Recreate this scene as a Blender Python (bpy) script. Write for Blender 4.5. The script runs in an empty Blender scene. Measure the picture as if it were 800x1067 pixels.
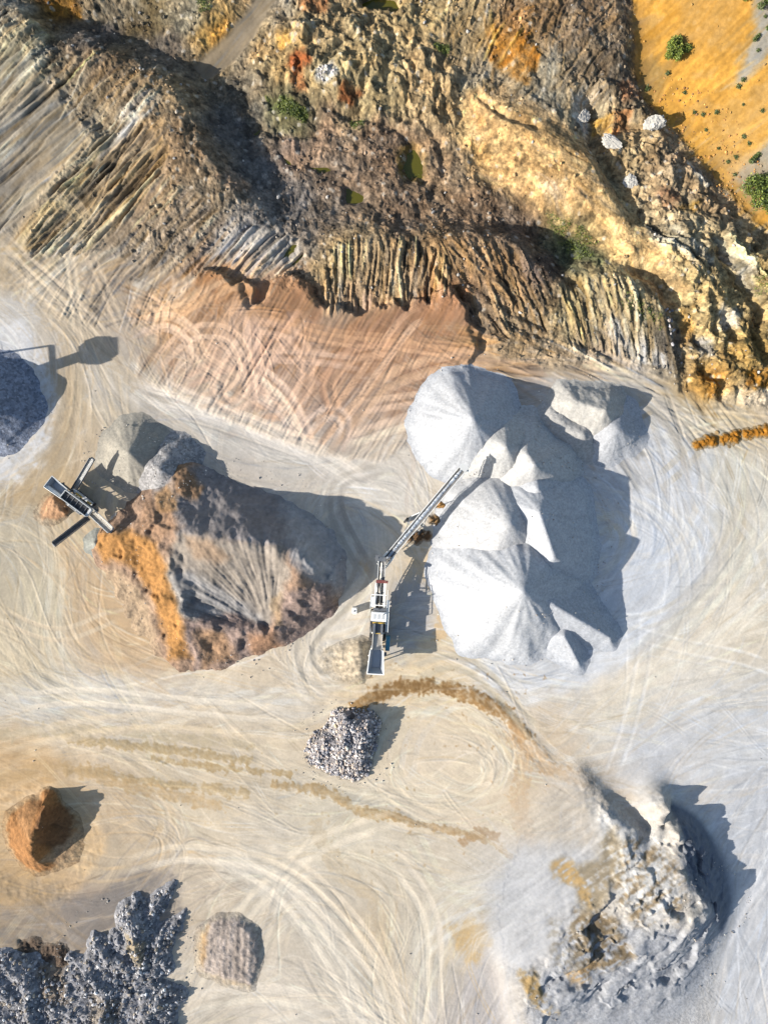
import bpy, bmesh, math, random
import numpy as np
from mathutils import Vector, Matrix, Euler, noise

random.seed(7)
RNG = np.random.default_rng(11)
C = bpy.context.scene.collection
PX = 7.0                       # photo pixels per metre on the yard floor
HC = 741.0                     # camera height, in the same pixel units
CX, CY = 400.0, 533.5
SUN_AZ = math.radians(19)      # shadows run right and a little up the picture
SUN_EL = math.radians(24)

# ------------------------------------------------------------------ noise
def _hash(ix, iy, seed):
    h = (ix.astype(np.uint32) * np.uint32(374761393)) ^ (iy.astype(np.uint32) * np.uint32(668265263)) ^ np.uint32((seed * 2246822519 + 3266489917) & 0xffffffff)
    h = (h ^ (h >> np.uint32(13))) * np.uint32(1274126177)
    h = (h ^ (h >> np.uint32(16))) * np.uint32(2246822519)
    h = h ^ (h >> np.uint32(15))
    return (h & np.uint32(0xffffff)).astype(np.float32) / np.float32(16777216.0)

def perlin(x, y, seed=0):
    x = np.asarray(x, np.float32); y = np.asarray(y, np.float32)
    x0 = np.floor(x); y0 = np.floor(y)
    fx = x - x0; fy = y - y0
    ix = x0.astype(np.int32); iy = y0.astype(np.int32)
    u = fx * fx * fx * (fx * (fx * 6 - 15) + 10)
    v = fy * fy * fy * (fy * (fy * 6 - 15) + 10)
    def g(dx, dy):
        a = _hash(ix + dx, iy + dy, seed) * np.float32(6.2831853)
        return np.cos(a) * (fx - dx) + np.sin(a) * (fy - dy)
    a = g(0, 0); b = g(1, 0); c = g(0, 1); d = g(1, 1)
    ab = a + (b - a) * u; cd = c + (d - c) * u
    return (ab + (cd - ab) * v) * np.float32(1.5)

def fbm(x, y, octv=4, seed=0, gain=0.5):
    s = 0; a = 1.0; t = 0
    for o in range(octv):
        s = s + a * perlin(x * (2.03 ** o) + 17.3 * o, y * (2.03 ** o) - 9.1 * o, seed + o)
        t += a; a *= gain
    return s / t

def ridged(x, y, octv=3, seed=0, gain=0.55):
    s = 0; a = 1.0; t = 0
    for o in range(octv):
        s = s + a * (1 - 2 * np.abs(perlin(x * (2.03 ** o), y * (2.03 ** o), seed + o)))
        t += a; a *= gain
    return s / t

def worley(x, y, seed=0):
    x0 = np.floor(x); y0 = np.floor(y)
    ix = x0.astype(np.int32); iy = y0.astype(np.int32)
    f1 = np.full(x.shape, 9, np.float32); idv = np.zeros(x.shape, np.float32)
    for dx in (-1, 0, 1):
        for dy in (-1, 0, 1):
            px = ix + dx + _hash(ix + dx, iy + dy, seed)
            py = iy + dy + _hash(ix + dx, iy + dy, seed + 51)
            d = (px - x) ** 2 + (py - y) ** 2
            m = d < f1
            f1 = np.where(m, d, f1)
            idv = np.where(m, _hash(ix + dx, iy + dy, seed + 99), idv)
    return np.sqrt(f1), idv

def facets(x, y, seed=0):      # broken blocks: every cell a randomly tilted, randomly raised plane
    x0 = np.floor(x); y0 = np.floor(y)
    ix = x0.astype(np.int32); iy = y0.astype(np.int32)
    f1 = np.full(x.shape, 9, np.float32); out = np.zeros(x.shape, np.float32)
    for dx in (-1, 0, 1):
        for dy in (-1, 0, 1):
            a = _hash(ix + dx, iy + dy, seed); b = _hash(ix + dx, iy + dy, seed + 51)
            ox = x - (ix + dx + a); oy = y - (iy + dy + b)
            d = ox * ox + oy * oy; m = d < f1
            t = ox * (_hash(ix + dx, iy + dy, seed + 7) - .5) * 2 + oy * (_hash(ix + dx, iy + dy, seed + 8) - .5) * 2 + (_hash(ix + dx, iy + dy, seed + 9) - .5) * .8
            f1 = np.where(m, d, f1); out = np.where(m, t, out)
    return out

def sstep(a, b, x):
    t = np.clip((x - a) / (b - a), 0, 1)
    return t * t * (3 - 2 * t)

# ------------------------------------------------------------------ grid
U0, V0, NU, NV = -140, -140, 1081, 1348
uu = np.arange(NU, dtype=np.float32) + U0
vv = np.arange(NV, dtype=np.float32) + V0
GU, GV = np.meshgrid(uu, vv)

def P(x, y, z=0.0):            # a traced photo point whose surface stands z (px units) above the yard -> plan position
    k = 1 - z / HC
    return (CX + (x - CX) * k, CY + (y - CY) * k)

def W(x, y, z=0.0):            # same, as world metres
    u, v = P(x, y, z)
    return Vector(((u - CX) / PX, (CY - v) / PX, z / PX))

def plan2world(u, v, z):
    return ((u - CX) / PX, (CY - v) / PX, z / PX)

print('noise fields')
N120 = fbm(GU / 120, GV / 120, 3, 1)
N40 = fbm(GU / 40, GV / 40, 3, 5)
N14 = fbm(GU / 14, GV / 14, 3, 9)
N5 = fbm(GU / 5, GV / 5, 2, 13)

def psd(pts, X, Y):            # signed distance to polygon, positive inside
    n = len(pts); d = np.full(X.shape, 1e9, np.float32); ins = np.zeros(X.shape, bool)
    for i in range(n):
        x1, y1 = pts[i]; x2, y2 = pts[(i + 1) % n]
        ex, ey = x2 - x1, y2 - y1
        wx, wy = X - x1, Y - y1
        t = np.clip((wx * ex + wy * ey) / (ex * ex + ey * ey + 1e-9), 0, 1)
        d = np.minimum(d, (wx - ex * t) ** 2 + (wy - ey * t) ** 2)
        c = ((y1 > Y) != (y2 > Y)) & (X < (x2 - x1) * (Y - y1) / (y2 - y1 + 1e-9) + x1)
        ins ^= c
    d = np.sqrt(d)
    return np.where(ins, d, -d)

def lsd(pts, X, Y):            # distance to a polyline
    d = np.full(X.shape, 1e9, np.float32)
    for i in range(len(pts) - 1):
        x1, y1 = pts[i]; x2, y2 = pts[i + 1]
        ex, ey = x2 - x1, y2 - y1
        wx, wy = X - x1, Y - y1
        t = np.clip((wx * ex + wy * ey) / (ex * ex + ey * ey + 1e-9), 0, 1)
        d = np.minimum(d, (wx - ex * t) ** 2 + (wy - ey * t) ** 2)
    return np.sqrt(d)

def win(pts, pad):
    xs = [p[0] for p in pts]; ys = [p[1] for p in pts]
    a = max(0, int(min(xs) - pad - U0)); b = min(NU, int(max(xs) + pad - U0) + 2)
    c = max(0, int(min(ys) - pad - V0)); d = min(NV, int(max(ys) + pad - V0) + 2)
    return np.s_[c:d, a:b]

def zone(pts, z=0, soft=5, warp=5):
    q = [P(x, y, z) for x, y in pts]
    s = win(q, soft + warp + 4)
    sd = psd(q, GU[s], GV[s]) + warp * (0.9 * N40[s] + 0.9 * N14[s] + 0.4 * N5[s])
    return s, sstep(-soft, soft, sd)

def zone_full(pts, z=0, soft=6, warp=4):
    a = np.zeros_like(Hh); s_, m_ = zone(pts, z, soft, warp); a[s_] = m_; return a

def strip(pts, w, z=0, soft=3, warp=3):
    q = [P(x, y, z) for x, y in smooth(pts)]
    s = win(q, w + soft + warp + 4)
    sd = w - lsd(q, GU[s], GV[s]) + warp * (0.9 * N40[s] + 0.9 * N14[s] + 0.4 * N5[s])
    return s, sstep(-soft, soft, sd)

def smooth(pts, n=8):          # Catmull-Rom
    p = [np.array(a, float) for a in pts]
    p = [2 * p[0] - p[1]] + p + [2 * p[-1] - p[-2]]
    out = []
    for i in range(1, len(p) - 2):
        for k in range(n):
            t = k / n
            out.append(0.5 * ((2 * p[i]) + (-p[i - 1] + p[i + 1]) * t + (2 * p[i - 1] - 5 * p[i] + 4 * p[i + 1] - p[i + 2]) * t * t + (-p[i - 1] + 3 * p[i] - 3 * p[i + 1] + p[i + 2]) * t ** 3))
    out.append(p[-2])
    return [tuple(a) for a in out]

def rbf(ctrl, X, Y, lam=0.0):  # smooth surface through traced spot heights
    q = np.array([(*P(x, y, z), z) for x, y, z in ctrl], np.float64)
    n = len(q)
    D = np.hypot(q[:, None, 0] - q[None, :, 0], q[:, None, 1] - q[None, :, 1])
    A = np.zeros((n + 1, n + 1)); A[:n, :n] = -D + lam * np.eye(n); A[:n, n] = 1; A[n, :n] = 1
    w = np.linalg.solve(A, np.append(q[:, 2], 0))
    out = np.full(X.shape, w[n], np.float32)
    for i in range(n):
        out -= np.float32(w[i]) * np.hypot(X - np.float32(q[i, 0]), Y - np.float32(q[i, 1]))
    return out

def along(pts, step=14):       # densify a breakline of spot heights
    out = []
    for (x1, y1, z1), (x2, y2, z2) in zip(pts[:-1], pts[1:]):
        n = max(1, int(math.hypot(x2 - x1, y2 - y1) / step))
        for k in range(n):
            t = k / n
            out.append((x1 + (x2 - x1) * t, y1 + (y2 - y1) * t, z1 + (z2 - z1) * t))
    return out + [pts[-1]]

def blur(a, r):
    for ax in (0, 1):
        for _ in range(2):
            b = np.cumsum(np.concatenate([np.repeat(np.take(a, [0], ax), r + 1, ax), a, np.repeat(np.take(a, [-1], ax), r, ax)], ax), ax)
            n = a.shape[ax]
            a = (np.take(b, range(2 * r + 1, 2 * r + 1 + n), ax) - np.take(b, range(0, n), ax)) / (2 * r + 1)
    return a.astype(np.float32)

# ------------------------------------------------------------------ terrain heights (px units)
print('terrain heights')
SPOT = []
for line in (
    [(-60, 18, 26), (0, 6, 26), (25, 15, 28), (42, 32, 26), (56, 50, 25)],
    [(72, 48, 24), (92, 45, 26), (112, 58, 26), (140, 66, 24), (165, 74, 24), (185, 96, 26), (200, 120, 26), (212, 150, 26), (230, 180, 24), (248, 205, 20), (270, 228, 15), (292, 250, 10)],
    [(45, 12, 12), (66, 34, 9)],
    [(74, 28, 6), (98, 26, 4), (128, 38, 2), (155, 50, 5), (190, 66, 4), (210, 90, 4), (224, 115, 4), (237, 142, 4), (256, 170, 4), (276, 196, 4), (300, 225, 4)],
    [(505, 98, 20), (528, 128, 26), (556, 142, 26), (585, 152, 25), (612, 168, 25), (632, 196, 22), (652, 230, 19)],
    [(478, 115, 6), (490, 150, 6), (515, 186, 4), (545, 211, 2), (590, 235, 1), (612, 242, 0)],
    [(612, 112, 4), (622, 150, 0), (636, 180, -2), (651, 206, -2), (668, 226, 3)],
    [(640, 112, 11), (660, 112, 10), (680, 138, 11), (700, 164, 11), (725, 194, 11), (745, 219, 10), (764, 240, 10), (800, 274, 12)],
    [(655, 0, 24), (664, 40, 19), (668, 80, 10), (676, 108, 5), (702, 142, 5), (732, 175, 5), (762, 207, 4), (784, 228, 4), (820, 262, 5)],
    [(640, -20, 33), (644, 20, 30), (648, 50, 26), (652, 85, 17)],
    [(338, 256, 12), (370, 248, 16), (400, 246, 20), (430, 248, 22), (470, 245, 23), (500, 245, 23), (525, 248, 21), (550, 262, 19), (570, 285, 16), (576, 306, 12)],
    [(400, 232, 6), (450, 230, 3), (500, 232, 0), (540, 236, -2), (566, 252, -5), (586, 276, -7), (593, 298, -4)],
    [(585, 296, 14), (600, 287, 18), (640, 290, 21), (670, 300, 21), (690, 320, 19), (703, 350, 15), (712, 388, 8)],
    [(600, 270, 2), (640, 274, 8), (672, 284, 6), (702, 312, 4), (716, 340, 0), (723, 375, -2), (721, 402, 0)],
    [(335, 320, 3), (400, 322, 3), (440, 314, 4), (480, 345, 3), (520, 358, 3), (560, 372, 1), (600, 388, 0)],
    [(590, 352, 4), (640, 364, 4), (680, 378, 3), (705, 402, 1)],
    [(728, 240, 12), (748, 262, 8), (776, 308, 4), (796, 336, 6)],
): SPOT += along(line)
SPOT += [(150, 25, 0), (200, 76, 2), (240, 112, 1), (270, 150, 0), (300, 190, -2), (340, 210, 0),
    (0, 100, 22), (50, 90, 22), (90, 100, 20), (95, 143, 21), (57, 96, 21), (108, 133, 11), (75, 103, 12), (130, 120, 22), (150, 160, 22), (60, 160, 16), (0, 170, 14), (100, 200, 12), (180, 210, 18), (0, 230, 6), (80, 250, 4), (150, 260, 5), (220, 250, 10), (160, 290, 1), (-80, 120, 22), (-80, 240, 6),
    (30, -20, 12), (60, 0, 12), (100, 0, 14), (150, -5, 14), (150, 14, 3), (60, 19, 4), (175, 10, 8), (100, -60, 20), (-60, -60, 26),
    (202, 74, 0), (235, 50, 6), (265, 18, 12), (295, -20, 18), (190, 40, 8), (215, 20, 15), (200, -20, 20),
    (252, 72, 3), (275, 55, 14), (300, 30, 22), (330, 0, 26), (300, 80, 18), (330, 60, 26), (350, 90, 24), (290, 108, 4), (330, 122, 3), (380, 40, 24), (400, 70, 24), (380, 100, 20), (420, 40, 22), (440, 70, 20), (470, 85, 20), (460, 120, 12), (420, 126, 7), (370, 124, 4), (360, -30, 24), (395, 8, 12), (430, 0, 20),
    (450, 30, 26), (480, 60, 18), (500, 20, 30), (540, 50, 32), (560, 10, 36), (600, 40, 34), (630, 20, 31), (600, 90, 22), (560, 104, 16), (520, 85, 12), (622, 105, 12), (500, -50, 34), (600, -60, 36),
    (690, 0, 34), (720, 40, 31), (700, 90, 15), (740, 100, 23), (780, 100, 34), (760, 150, 15), (790, 160, 24), (800, 60, 44), (750, 0, 48), (800, 0, 58), (870, 100, 52), (880, 0, 68), (700, -60, 44), (860, 200, 34), (780, -70, 64),
    (640, 160, 10), (660, 190, 9), (690, 200, 14), (720, 225, 14), (685, 232, 8), (570, 190, 22), (600, 210, 20), (640, 226, 20), (560, 205, 10),
    (270, 172, 0), (300, 150, 5), (340, 150, 7), (380, 150, 7), (420, 160, 2), (440, 180, 0), (470, 180, 6), (500, 207, 6), (400, 200, 6), (370, 205, -1), (430, 212, 4), (340, 190, 0), (350, 230, 4), (620, 252, 3),
    (400, 280, 15), (450, 280, 18), (500, 285, 18), (540, 300, 14), (560, 335, 7), (345, 290, 8), (300, 300, 4), (250, 300, 6), (520, 330, 8),
    (660, 260, 21), (690, 270, 22), (700, 290, 20), (720, 300, 20), (735, 330, 18), (730, 370, 14), (740, 402, 5), (760, 250, 22), (775, 280, 20), (712, 250, 24), (790, 270, 22), (800, 300, 20), (770, 345, 14), (790, 380, 12), (760, 380, 12), (770, 412, 3), (800, 412, 4), (870, 350, 20), (740, 310, 20), (870, 280, 24),
    (-80, 330, 0), (0, 300, 1), (60, 320, 0), (130, 340, 0), (200, 400, 0), (300, 460, 0), (400, 480, 0), (480, 410, 0), (560, 405, 0), (610, 398, 0), (660, 392, 0), (720, 430, 0), (800, 445, 0), (880, 450, 1), (250, 350, 1), (350, 360, 1), (420, 360, 1)]
UPV = 460 - V0                 # only the upper rows carry the workings
s_up = np.s_[0:UPV, :]
Hh = np.zeros((NV, NU), np.float32)
zb = rbf(SPOT, GU[s_up], GV[s_up], 1.5)
fade = 1 - sstep(400, 445, GV[s_up] + 10 * N40[s_up])
Hh[s_up] = zb * fade

def yfront(u):                 # plan row where rough ground gives way to the graded yard
    return np.interp(u, [-140, 0, 100, 150, 210, 280, 340, 480, 520, 580, 640, 700, 730, 800, 940], [235, 240, 262, 276, 292, 300, 318, 325, 372, 385, 378, 398, 418, 425, 430])
ROUGH = 1 - sstep(-12, 10, GV - yfront(GU) + 8 * N40)
def setmask(arr, pts, val, z=12, soft=6, warp=6):
    s, m = zone(pts, z, soft, warp); arr[s] = arr[s] * (1 - m) + val * m
ORANGE = [(640, -60), (648, 0), (654, 50), (658, 90), (680, 118), (708, 148), (740, 185), (768, 218), (790, 238), (830, 262), (960, 262), (960, -90)]
setmask(ROUGH, ORANGE, 0.16, 0)
setmask(ROUGH, [(-80, 60), (20, 55), (52, 90), (96, 145), (60, 180), (20, 230), (-80, 260)], 0.12, 18)
RAMP = [(198, 66), (236, 38), (262, 10), (272, -6), (330, -60), (350, -50), (302, -2), (280, 20), (265, 42), (246, 60), (212, 82)]
setmask(ROUGH, [(30, 262), (14, 236), (60, 190), (105, 145), (150, 128), (176, 158), (170, 200), (140, 235), (100, 268)], 0.30, 12)
setmask(ROUGH, [(200, 280), (225, 258), (262, 236), (296, 244), (312, 266), (298, 284), (262, 290)], 0.30, 8)
setmask(ROUGH, RAMP, 0.05, 8, 3, 2)
setmask(ROUGH, [(30, 22), (70, 22), (130, 28), (170, 50), (205, 78), (235, 118), (275, 160), (300, 190), (270, 200), (240, 165), (215, 110), (180, 75), (120, 42), (70, 34)], 0.75, 2)
# broad lumps, then rubble
up = s_up
R_ = ROUGH[up]
wx = GU[up] + 10 * N40[up]; wy = GV[up] + 10 * N14[up]
lump = ridged(wx / 46, wy / 46, 3, 31)
lump2 = fbm(wx / 22, wy / 22, 3, 37)
w1, id1 = worley(GU[up] / 11 + 0.3 * N14[up], GV[up] / 11 + 0.3 * N14[up], 3)
w2, id2 = worley(GU[up] / 5 + 0.25 * N5[up], GV[up] / 5, 7)
# hillocks of the tan hills
TAN = [(250, 62), (285, 22), (318, -30), (420, -40), (430, 20), (470, 80), (486, 128), (440, 128), (350, 124), (300, 118), (262, 92)]
s, m = zone(TAN, 18, 8, 6); hm = np.zeros_like(Hh); hm[s] = m
OCH = [(484, 96), (520, 92), (560, 112), (600, 140), (640, 190), (670, 235), (720, 300), (700, 330), (660, 290), (610, 245), (545, 212), (500, 180)]
s, m = zone(OCH, 18, 6, 5); om = np.zeros_like(Hh); om[s] = m
w3, id3 = worley(GU[up] / 24 + 0.35 * N40[up], GV[up] / 24 + 0.35 * N14[up], 23)
BZ = [(604, 92), (660, 92), (690, 140), (735, 190), (775, 240), (800, 262), (800, 425), (740, 425), (712, 350), (700, 290), (660, 225), (630, 170)]
s, m = zone(BZ, 11, 6, 5); bz = np.zeros_like(Hh); bz[s] = m
fine = ridged(wx / 9, wy / 9, 3, 83)
fa = blur(facets(GU[up] / 13 + .5 * N14[up], GV[up] / 13 + .5 * N40[up], 123), 1); fb = blur(facets(GU[up] / 6.5 + .4 * N5[up], GV[up] / 6.5 + .4 * N14[up], 127), 1)
rough = (R_ * (.72 + .28 * bz[up] + .2 * hm[up])) * (3.2 * lump + 2.6 * lump2 + 1.7 * fa * (1 + .8 * bz[up]) + .8 * fb + 0.8 * (0.55 - w1) + 0.6 * (0.5 - w2) + 1.3 * fine + 1.6 * fbm(wx / 8, wy / 8, 3, 87) + 1.0 * ridged(wx / 4.2, wy / 4.2, 2, 89))
w4, id4 = worley(GU[up] / 15 + 0.4 * N14[up], GV[up] / 15 + 0.3 * N40[up], 57)
rough = rough + bz[up] * (4.5 * np.clip(0.62 - w4, -.1, 1) * (0.4 + id4) + 4.5 * blur(facets(GU[up] / 19 + .5 * N14[up], GV[up] / 14 + .5 * N40[up], 137), 1) + 1.5 * fine)
rough = rough + hm[up] * (6.0 * blur(facets(GU[up] / 26 + .5 * N40[up], GV[up] / 22 + .5 * N14[up], 131), 2) + 3.0 * (0.6 - w3) + 3.5 * ridged(wx / 18, wy / 18, 2, 77)) + om[up] * (2.2 * blur(facets(GU[up] / 30 + .5 * N40[up], GV[up] / 24 + .5 * N14[up], 141), 2) - 0.5 * rough)
Hh[up] += rough * fade

def fingers(pts, ang, period, amp, z=12, soft=8, warp=4, jitter=0.6, seed=0, colour=None):
    # dumped or dozed windrows: parallel crests running in direction ang (degrees, photo sense: 0 = right, 90 = up)
    s, m = zone(pts, z, soft, warp)
    a = math.radians(ang)
    along_ = GU[s] * math.cos(a) - GV[s] * math.sin(a)
    perp = GU[s] * math.sin(a) + GV[s] * math.cos(a)
    q = perp / period + jitter * fbm(along_ / (period * 6), perp / (period * 2.2), 2, 41 + seed)
    k = np.floor(q); t = q - k
    amp_k = 0.15 + 1.35 * _hash(k.astype(np.int32), k.astype(np.int32) * 3, 5 + seed)
    c = 1 - np.abs(2 * t - 1) ** 1.3
    patch = sstep(-.32, .18, fbm(GU[s] / 34, GV[s] / 30, 3, 67 + seed)); q = q + 0.0
    brk = patch * 0.7 + 0.9 * fbm(along_ / 16, perp / 8, 3, 61 + seed)
    Hh[s] += m * amp * amp_k * (c - 0.5) * brk
    return s, m, c, amp_k

FING = []
BENCH1 = [(-80, 60), (-40, 20), (20, 12), (60, 42), (48, 80), (20, 105), (-80, 180)]
BENCH2 = [(60, 185), (110, 140), (150, 130), (178, 160), (170, 195), (130, 230), (90, 265), (30, 262), (20, 240)]
FING.append(fingers(BENCH1, 40, 8, 1.9, 20, seed=1))
FING.append(fingers(BENCH2, 40, 6.5, 2.6, 14, seed=2))
FING.append(fingers([(42, 90), (75, 48), (105, 56), (98, 105), (70, 105)], 38, 9, 2.4, 22, seed=3))
FING.append(fingers([(90, 100), (112, 62), (150, 70), (175, 90), (150, 125), (110, 130)], 55, 11, 3.4, 22, seed=4))
FING.append(fingers([(215, 255), (265, 235), (292, 240), (312, 262), (300, 282), (262, 288), (225, 280), (200, 275)], 42, 7, 3.6, 8, seed=5))
F1 = [(335, 262), (372, 250), (440, 250), (462, 270), (470, 310), (440, 316), (340, 326), (332, 300)]
FING.append(fingers(F1, 88, 9, 4.6, 12, jitter=1.3, seed=6))
F1B = [(455, 262), (500, 250), (550, 266), (575, 300), (572, 350), (530, 352), (490, 330), (465, 300)]
FING.append(fingers(F1B, 118, 10, 2.8, 14, seed=7))
F2 = [(580, 300), (605, 288), (670, 296), (696, 330), (708, 392), (686, 378), (640, 366), (590, 360)]
FING.append(fingers(F2, 107, 8.5, 4.0, 12, jitter=1.2, seed=8))
F3 = [(676, 232), (705, 236), (745, 270), (752, 288), (715, 272), (690, 262)]
FING.append(fingers(F3, -40, 8, 5.0, 20, jitter=0.3, seed=9))
FING.append(fingers([(735, 240), (770, 248), (800, 290), (798, 325), (760, 285)], -48, 14, 5.0, 16, seed=10))

# long gouges, gullies and cut edges of the workings
def gully(pts, w, depth, z=10, soft=4, warp=2):
    s, m = strip(pts, w, z, soft, warp); Hh[s] -= depth * m
for pts, w, d in (
    ([(498, 105), (520, 125), (556, 140)], 3, 5), ([(690, 312), (704, 345), (718, 400)], 6, 5), ([(745, 250), (770, 292), (796, 334)], 6, 6),
    ([(737, 312), (744, 345)], 4, 8), ([(752, 330), (764, 352)], 5, 9), ([(660, 285), (684, 292), (700, 312)], 5, 4),
    ([(612, 105), (620, 150), (640, 190), (656, 215)], 6, 5), ([(455, 92), (452, 122)], 2, 5), ([(462, 92), (463, 126)], 2, 5), ([(380, 92), (375, 120)], 3, 4),
    ([(415, 222), (425, 245), (470, 300), (540, 340), (580, 352)], 3, 3), ([(470, 280), (520, 318), (580, 345), (640, 372)], 3, 3),
    ([(500, 352), (560, 372), (620, 382)], 2, 2), ([(440, 120), (458, 150), (462, 180), (450, 200)], 4, 4), ([(350, 120), (400, 128), (430, 150), (440, 185)], 4, 4),
    ([(282, 128), (300, 138), (330, 140)], 3, 3), ([(255, 150), (268, 130), (290, 140)], 3, 3), ([(792, 320), (786, 350), (795, 375)], 6, 8), ([(735, 385), (752, 396), (755, 410)], 5, 7)):
    gully(pts, w, d)
# hollows with standing water, and their level
PONDS = [([(370, 2), (388, -4), (412, -2), (418, 8), (412, 18), (396, 14), (378, 12)], 11),
         ([(359, 194), (368, 196), (382, 203), (379, 211), (370, 215), (359, 213)], -2),
         ([(423, 160), (432, 154), (440, 168), (438, 182), (428, 190), (418, 178)], -1),
         ([(291, 160), (302, 167), (308, 174), (298, 171)], 0), ([(324, 175), (342, 173), (350, 178), (336, 181)], 0),
         ([(258, 140), (272, 134), (270, 140), (260, 144)], -3),
         ([(303, 256), (309, 255), (306, 262), (300, 268), (296, 268)], 7), ([(310, 266), (317, 263), (316, 269), (308, 276), (301, 276)], 6)]
for pts, lv in PONDS:
    s, m = zone(pts, lv, 5, 2); Hh[s] = Hh[s] * (1 - m) + (lv - 3.0) * m

# the reddish graded field: a low fill with lobed push-out fronts
LOBES = [(150, 352), (166, 322), (196, 300), (214, 282), (236, 288), (246, 298), (256, 292), (268, 303), (266, 318), (275, 318), (286, 294), (300, 288), (322, 296), (330, 312), (340, 322), (350, 318), (374, 330), (392, 320), (402, 322), (410, 314), (424, 324), (430, 310), (447, 318), (452, 306), (472, 302), (476, 314), (488, 318), (486, 336), (500, 346), (496, 366), (478, 396), (440, 450), (400, 480), (330, 474), (250, 444), (180, 412), (140, 390)]
s, m = zone(LOBES, 5, 3.0, 2.5)
down = sstep(420, 320, GV[s])
Hh[s] += m * 9.5 * down * sstep(150, 215, GU[s])
a57 = math.radians(57)
pf = GU[s] * math.sin(a57) + GV[s] * math.cos(a57); af = GU[s] * math.cos(a57) - GV[s] * math.sin(a57)
CORD = np.sin(pf * 2 * math.pi / 4.6 + 5.0 * fbm(af / 40, pf / 14, 3, 91)) * (0.5 + 1.2 * fbm(af / 30, pf / 10, 2, 95))
Hh[s] += m * (0.22 * CORD + 0.8 * np.abs(np.sin(pf * math.pi / 19 + 1.2 * N40[s])) ** 0.5)
S_FIELD, M_FIELD = s, m
M_FULL = np.zeros_like(Hh); M_FULL[s] = m
PASSN = fbm(af / 260, pf / 13, 3, 93)
CORD_F, PF = CORD, pf
for pts in ([(252, 290), (262, 318)], [(320, 298), (334, 316)], [(474, 306), (490, 322)], [(492, 345), (502, 362)]):
    gully(pts, 4, 3.5, 5, 4, 2)

# yard floor: gentle undulation, dish of the traffic circle, low berms
Hh += (1 - ROUGH) * (1.6 * N120 + 0.5 * N40 + 0.12 * N14)
for pts, w, hgt in (([(372, 738), (390, 722), (430, 712), (480, 720), (520, 740), (548, 765)], 6, 2.2), ([(290, 818), (345, 828), (400, 848), (450, 862), (500, 874)], 5, 1.6),
                    ([(70, 768), (130, 776), (200, 785), (262, 792)], 4, 1.2), ([(70, 805), (120, 810), (180, 818), (255, 826)], 3, 1.0),
                    ([(545, 762), (575, 795), (606, 812), (636, 850)], 4, 1.8), ([(520, 975), (524, 1010), (530, 1050), (545, 1075)], 3, 2.0)):
    s, m = strip(pts, w, 0, 4, 2); Hh[s] += hgt * .5 * m * (0.8 + 0.25 * N14[s])
s, m = zone([(-40, 830), (20, 826), (90, 838), (100, 880), (70, 930), (20, 930), (-40, 900)], 0, 14, 6); Hh[s] -= 2.5 * m
s, m = zone([(20, 980), (52, 985), (62, 1000), (50, 1010), (24, 1000)], 0, 4, 2); Hh[s] -= 3.0 * m

# ------------------------------------------------------------------ ground colours (sRGB values, some with shade kept in, turned into albedo below)
print('ground colours')
CS = """30 280 190 170 140;20 330 202 194 182;60 350 190 167 135;70 420 205 178 140;110 410 208 190 160;30 500 190 165 128;20 560 192 178 152;60 620 202 188 158;100 640 210 182 145;130 680 208 175 135;20 680 218 198 163;40 730 202 194 180;120 720 208 198 184;250 720 222 202 172
20 800 205 168 120;100 840 208 182 147;120 900 203 182 152;20 940 185 155 115;100 950 168 148 128;200 780 208 188 158;200 850 217 198 168;200 920 212 192 163;300 900 217 202 178;300 960 208 192 168;200 1040 208 193 170;300 1040 217 203 182;380 1000 208 188 158;350 860 212 198 172;440 800 227 207 177;380 700 222 195 155;440 690 227 201 160
420 640 200 190 178;330 690 227 207 177;380 640 227 212 188;350 520 207 193 174;300 480 203 193 178;230 450 198 188 173;170 430 202 188 168;420 480 222 208 188;440 520 227 212 188;460 600 227 197 152;470 720 222 197 157;540 720 222 212 197;560 770 207 182 150;520 800 217 197 167;600 700 216 213 208;650 650 206 206 205;650 600 202 204 206;700 560 206 208 208;720 480 206 206 204;760 500 217 210 192
790 560 217 207 187;770 650 222 207 182;700 700 224 214 197;640 740 222 212 192;760 760 207 202 192;680 790 207 202 195;780 840 197 197 197;780 960 202 200 197;620 840 207 187 160;560 850 222 197 162;540 930 207 202 197;480 930 212 197 172;440 1000 212 197 172;500 1040 197 187 177;660 410 197 187 172;620 390 192 167 137;700 430 202 192 172;760 430 207 187 152;790 420 202 182 152;560 400 187 177 167
180 330 178 135 92;230 300 188 135 88;300 310 186 138 97;200 380 197 172 152;280 380 197 165 143;350 370 196 164 138;400 360 190 143 107;450 340 190 138 93;470 320 186 133 92;350 430 202 182 167;420 420 202 176 156;450 380 186 150 123;300 440 202 183 169;140 350 188 173 153;500 380 182 156 122;580 385 192 167 132"""
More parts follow.
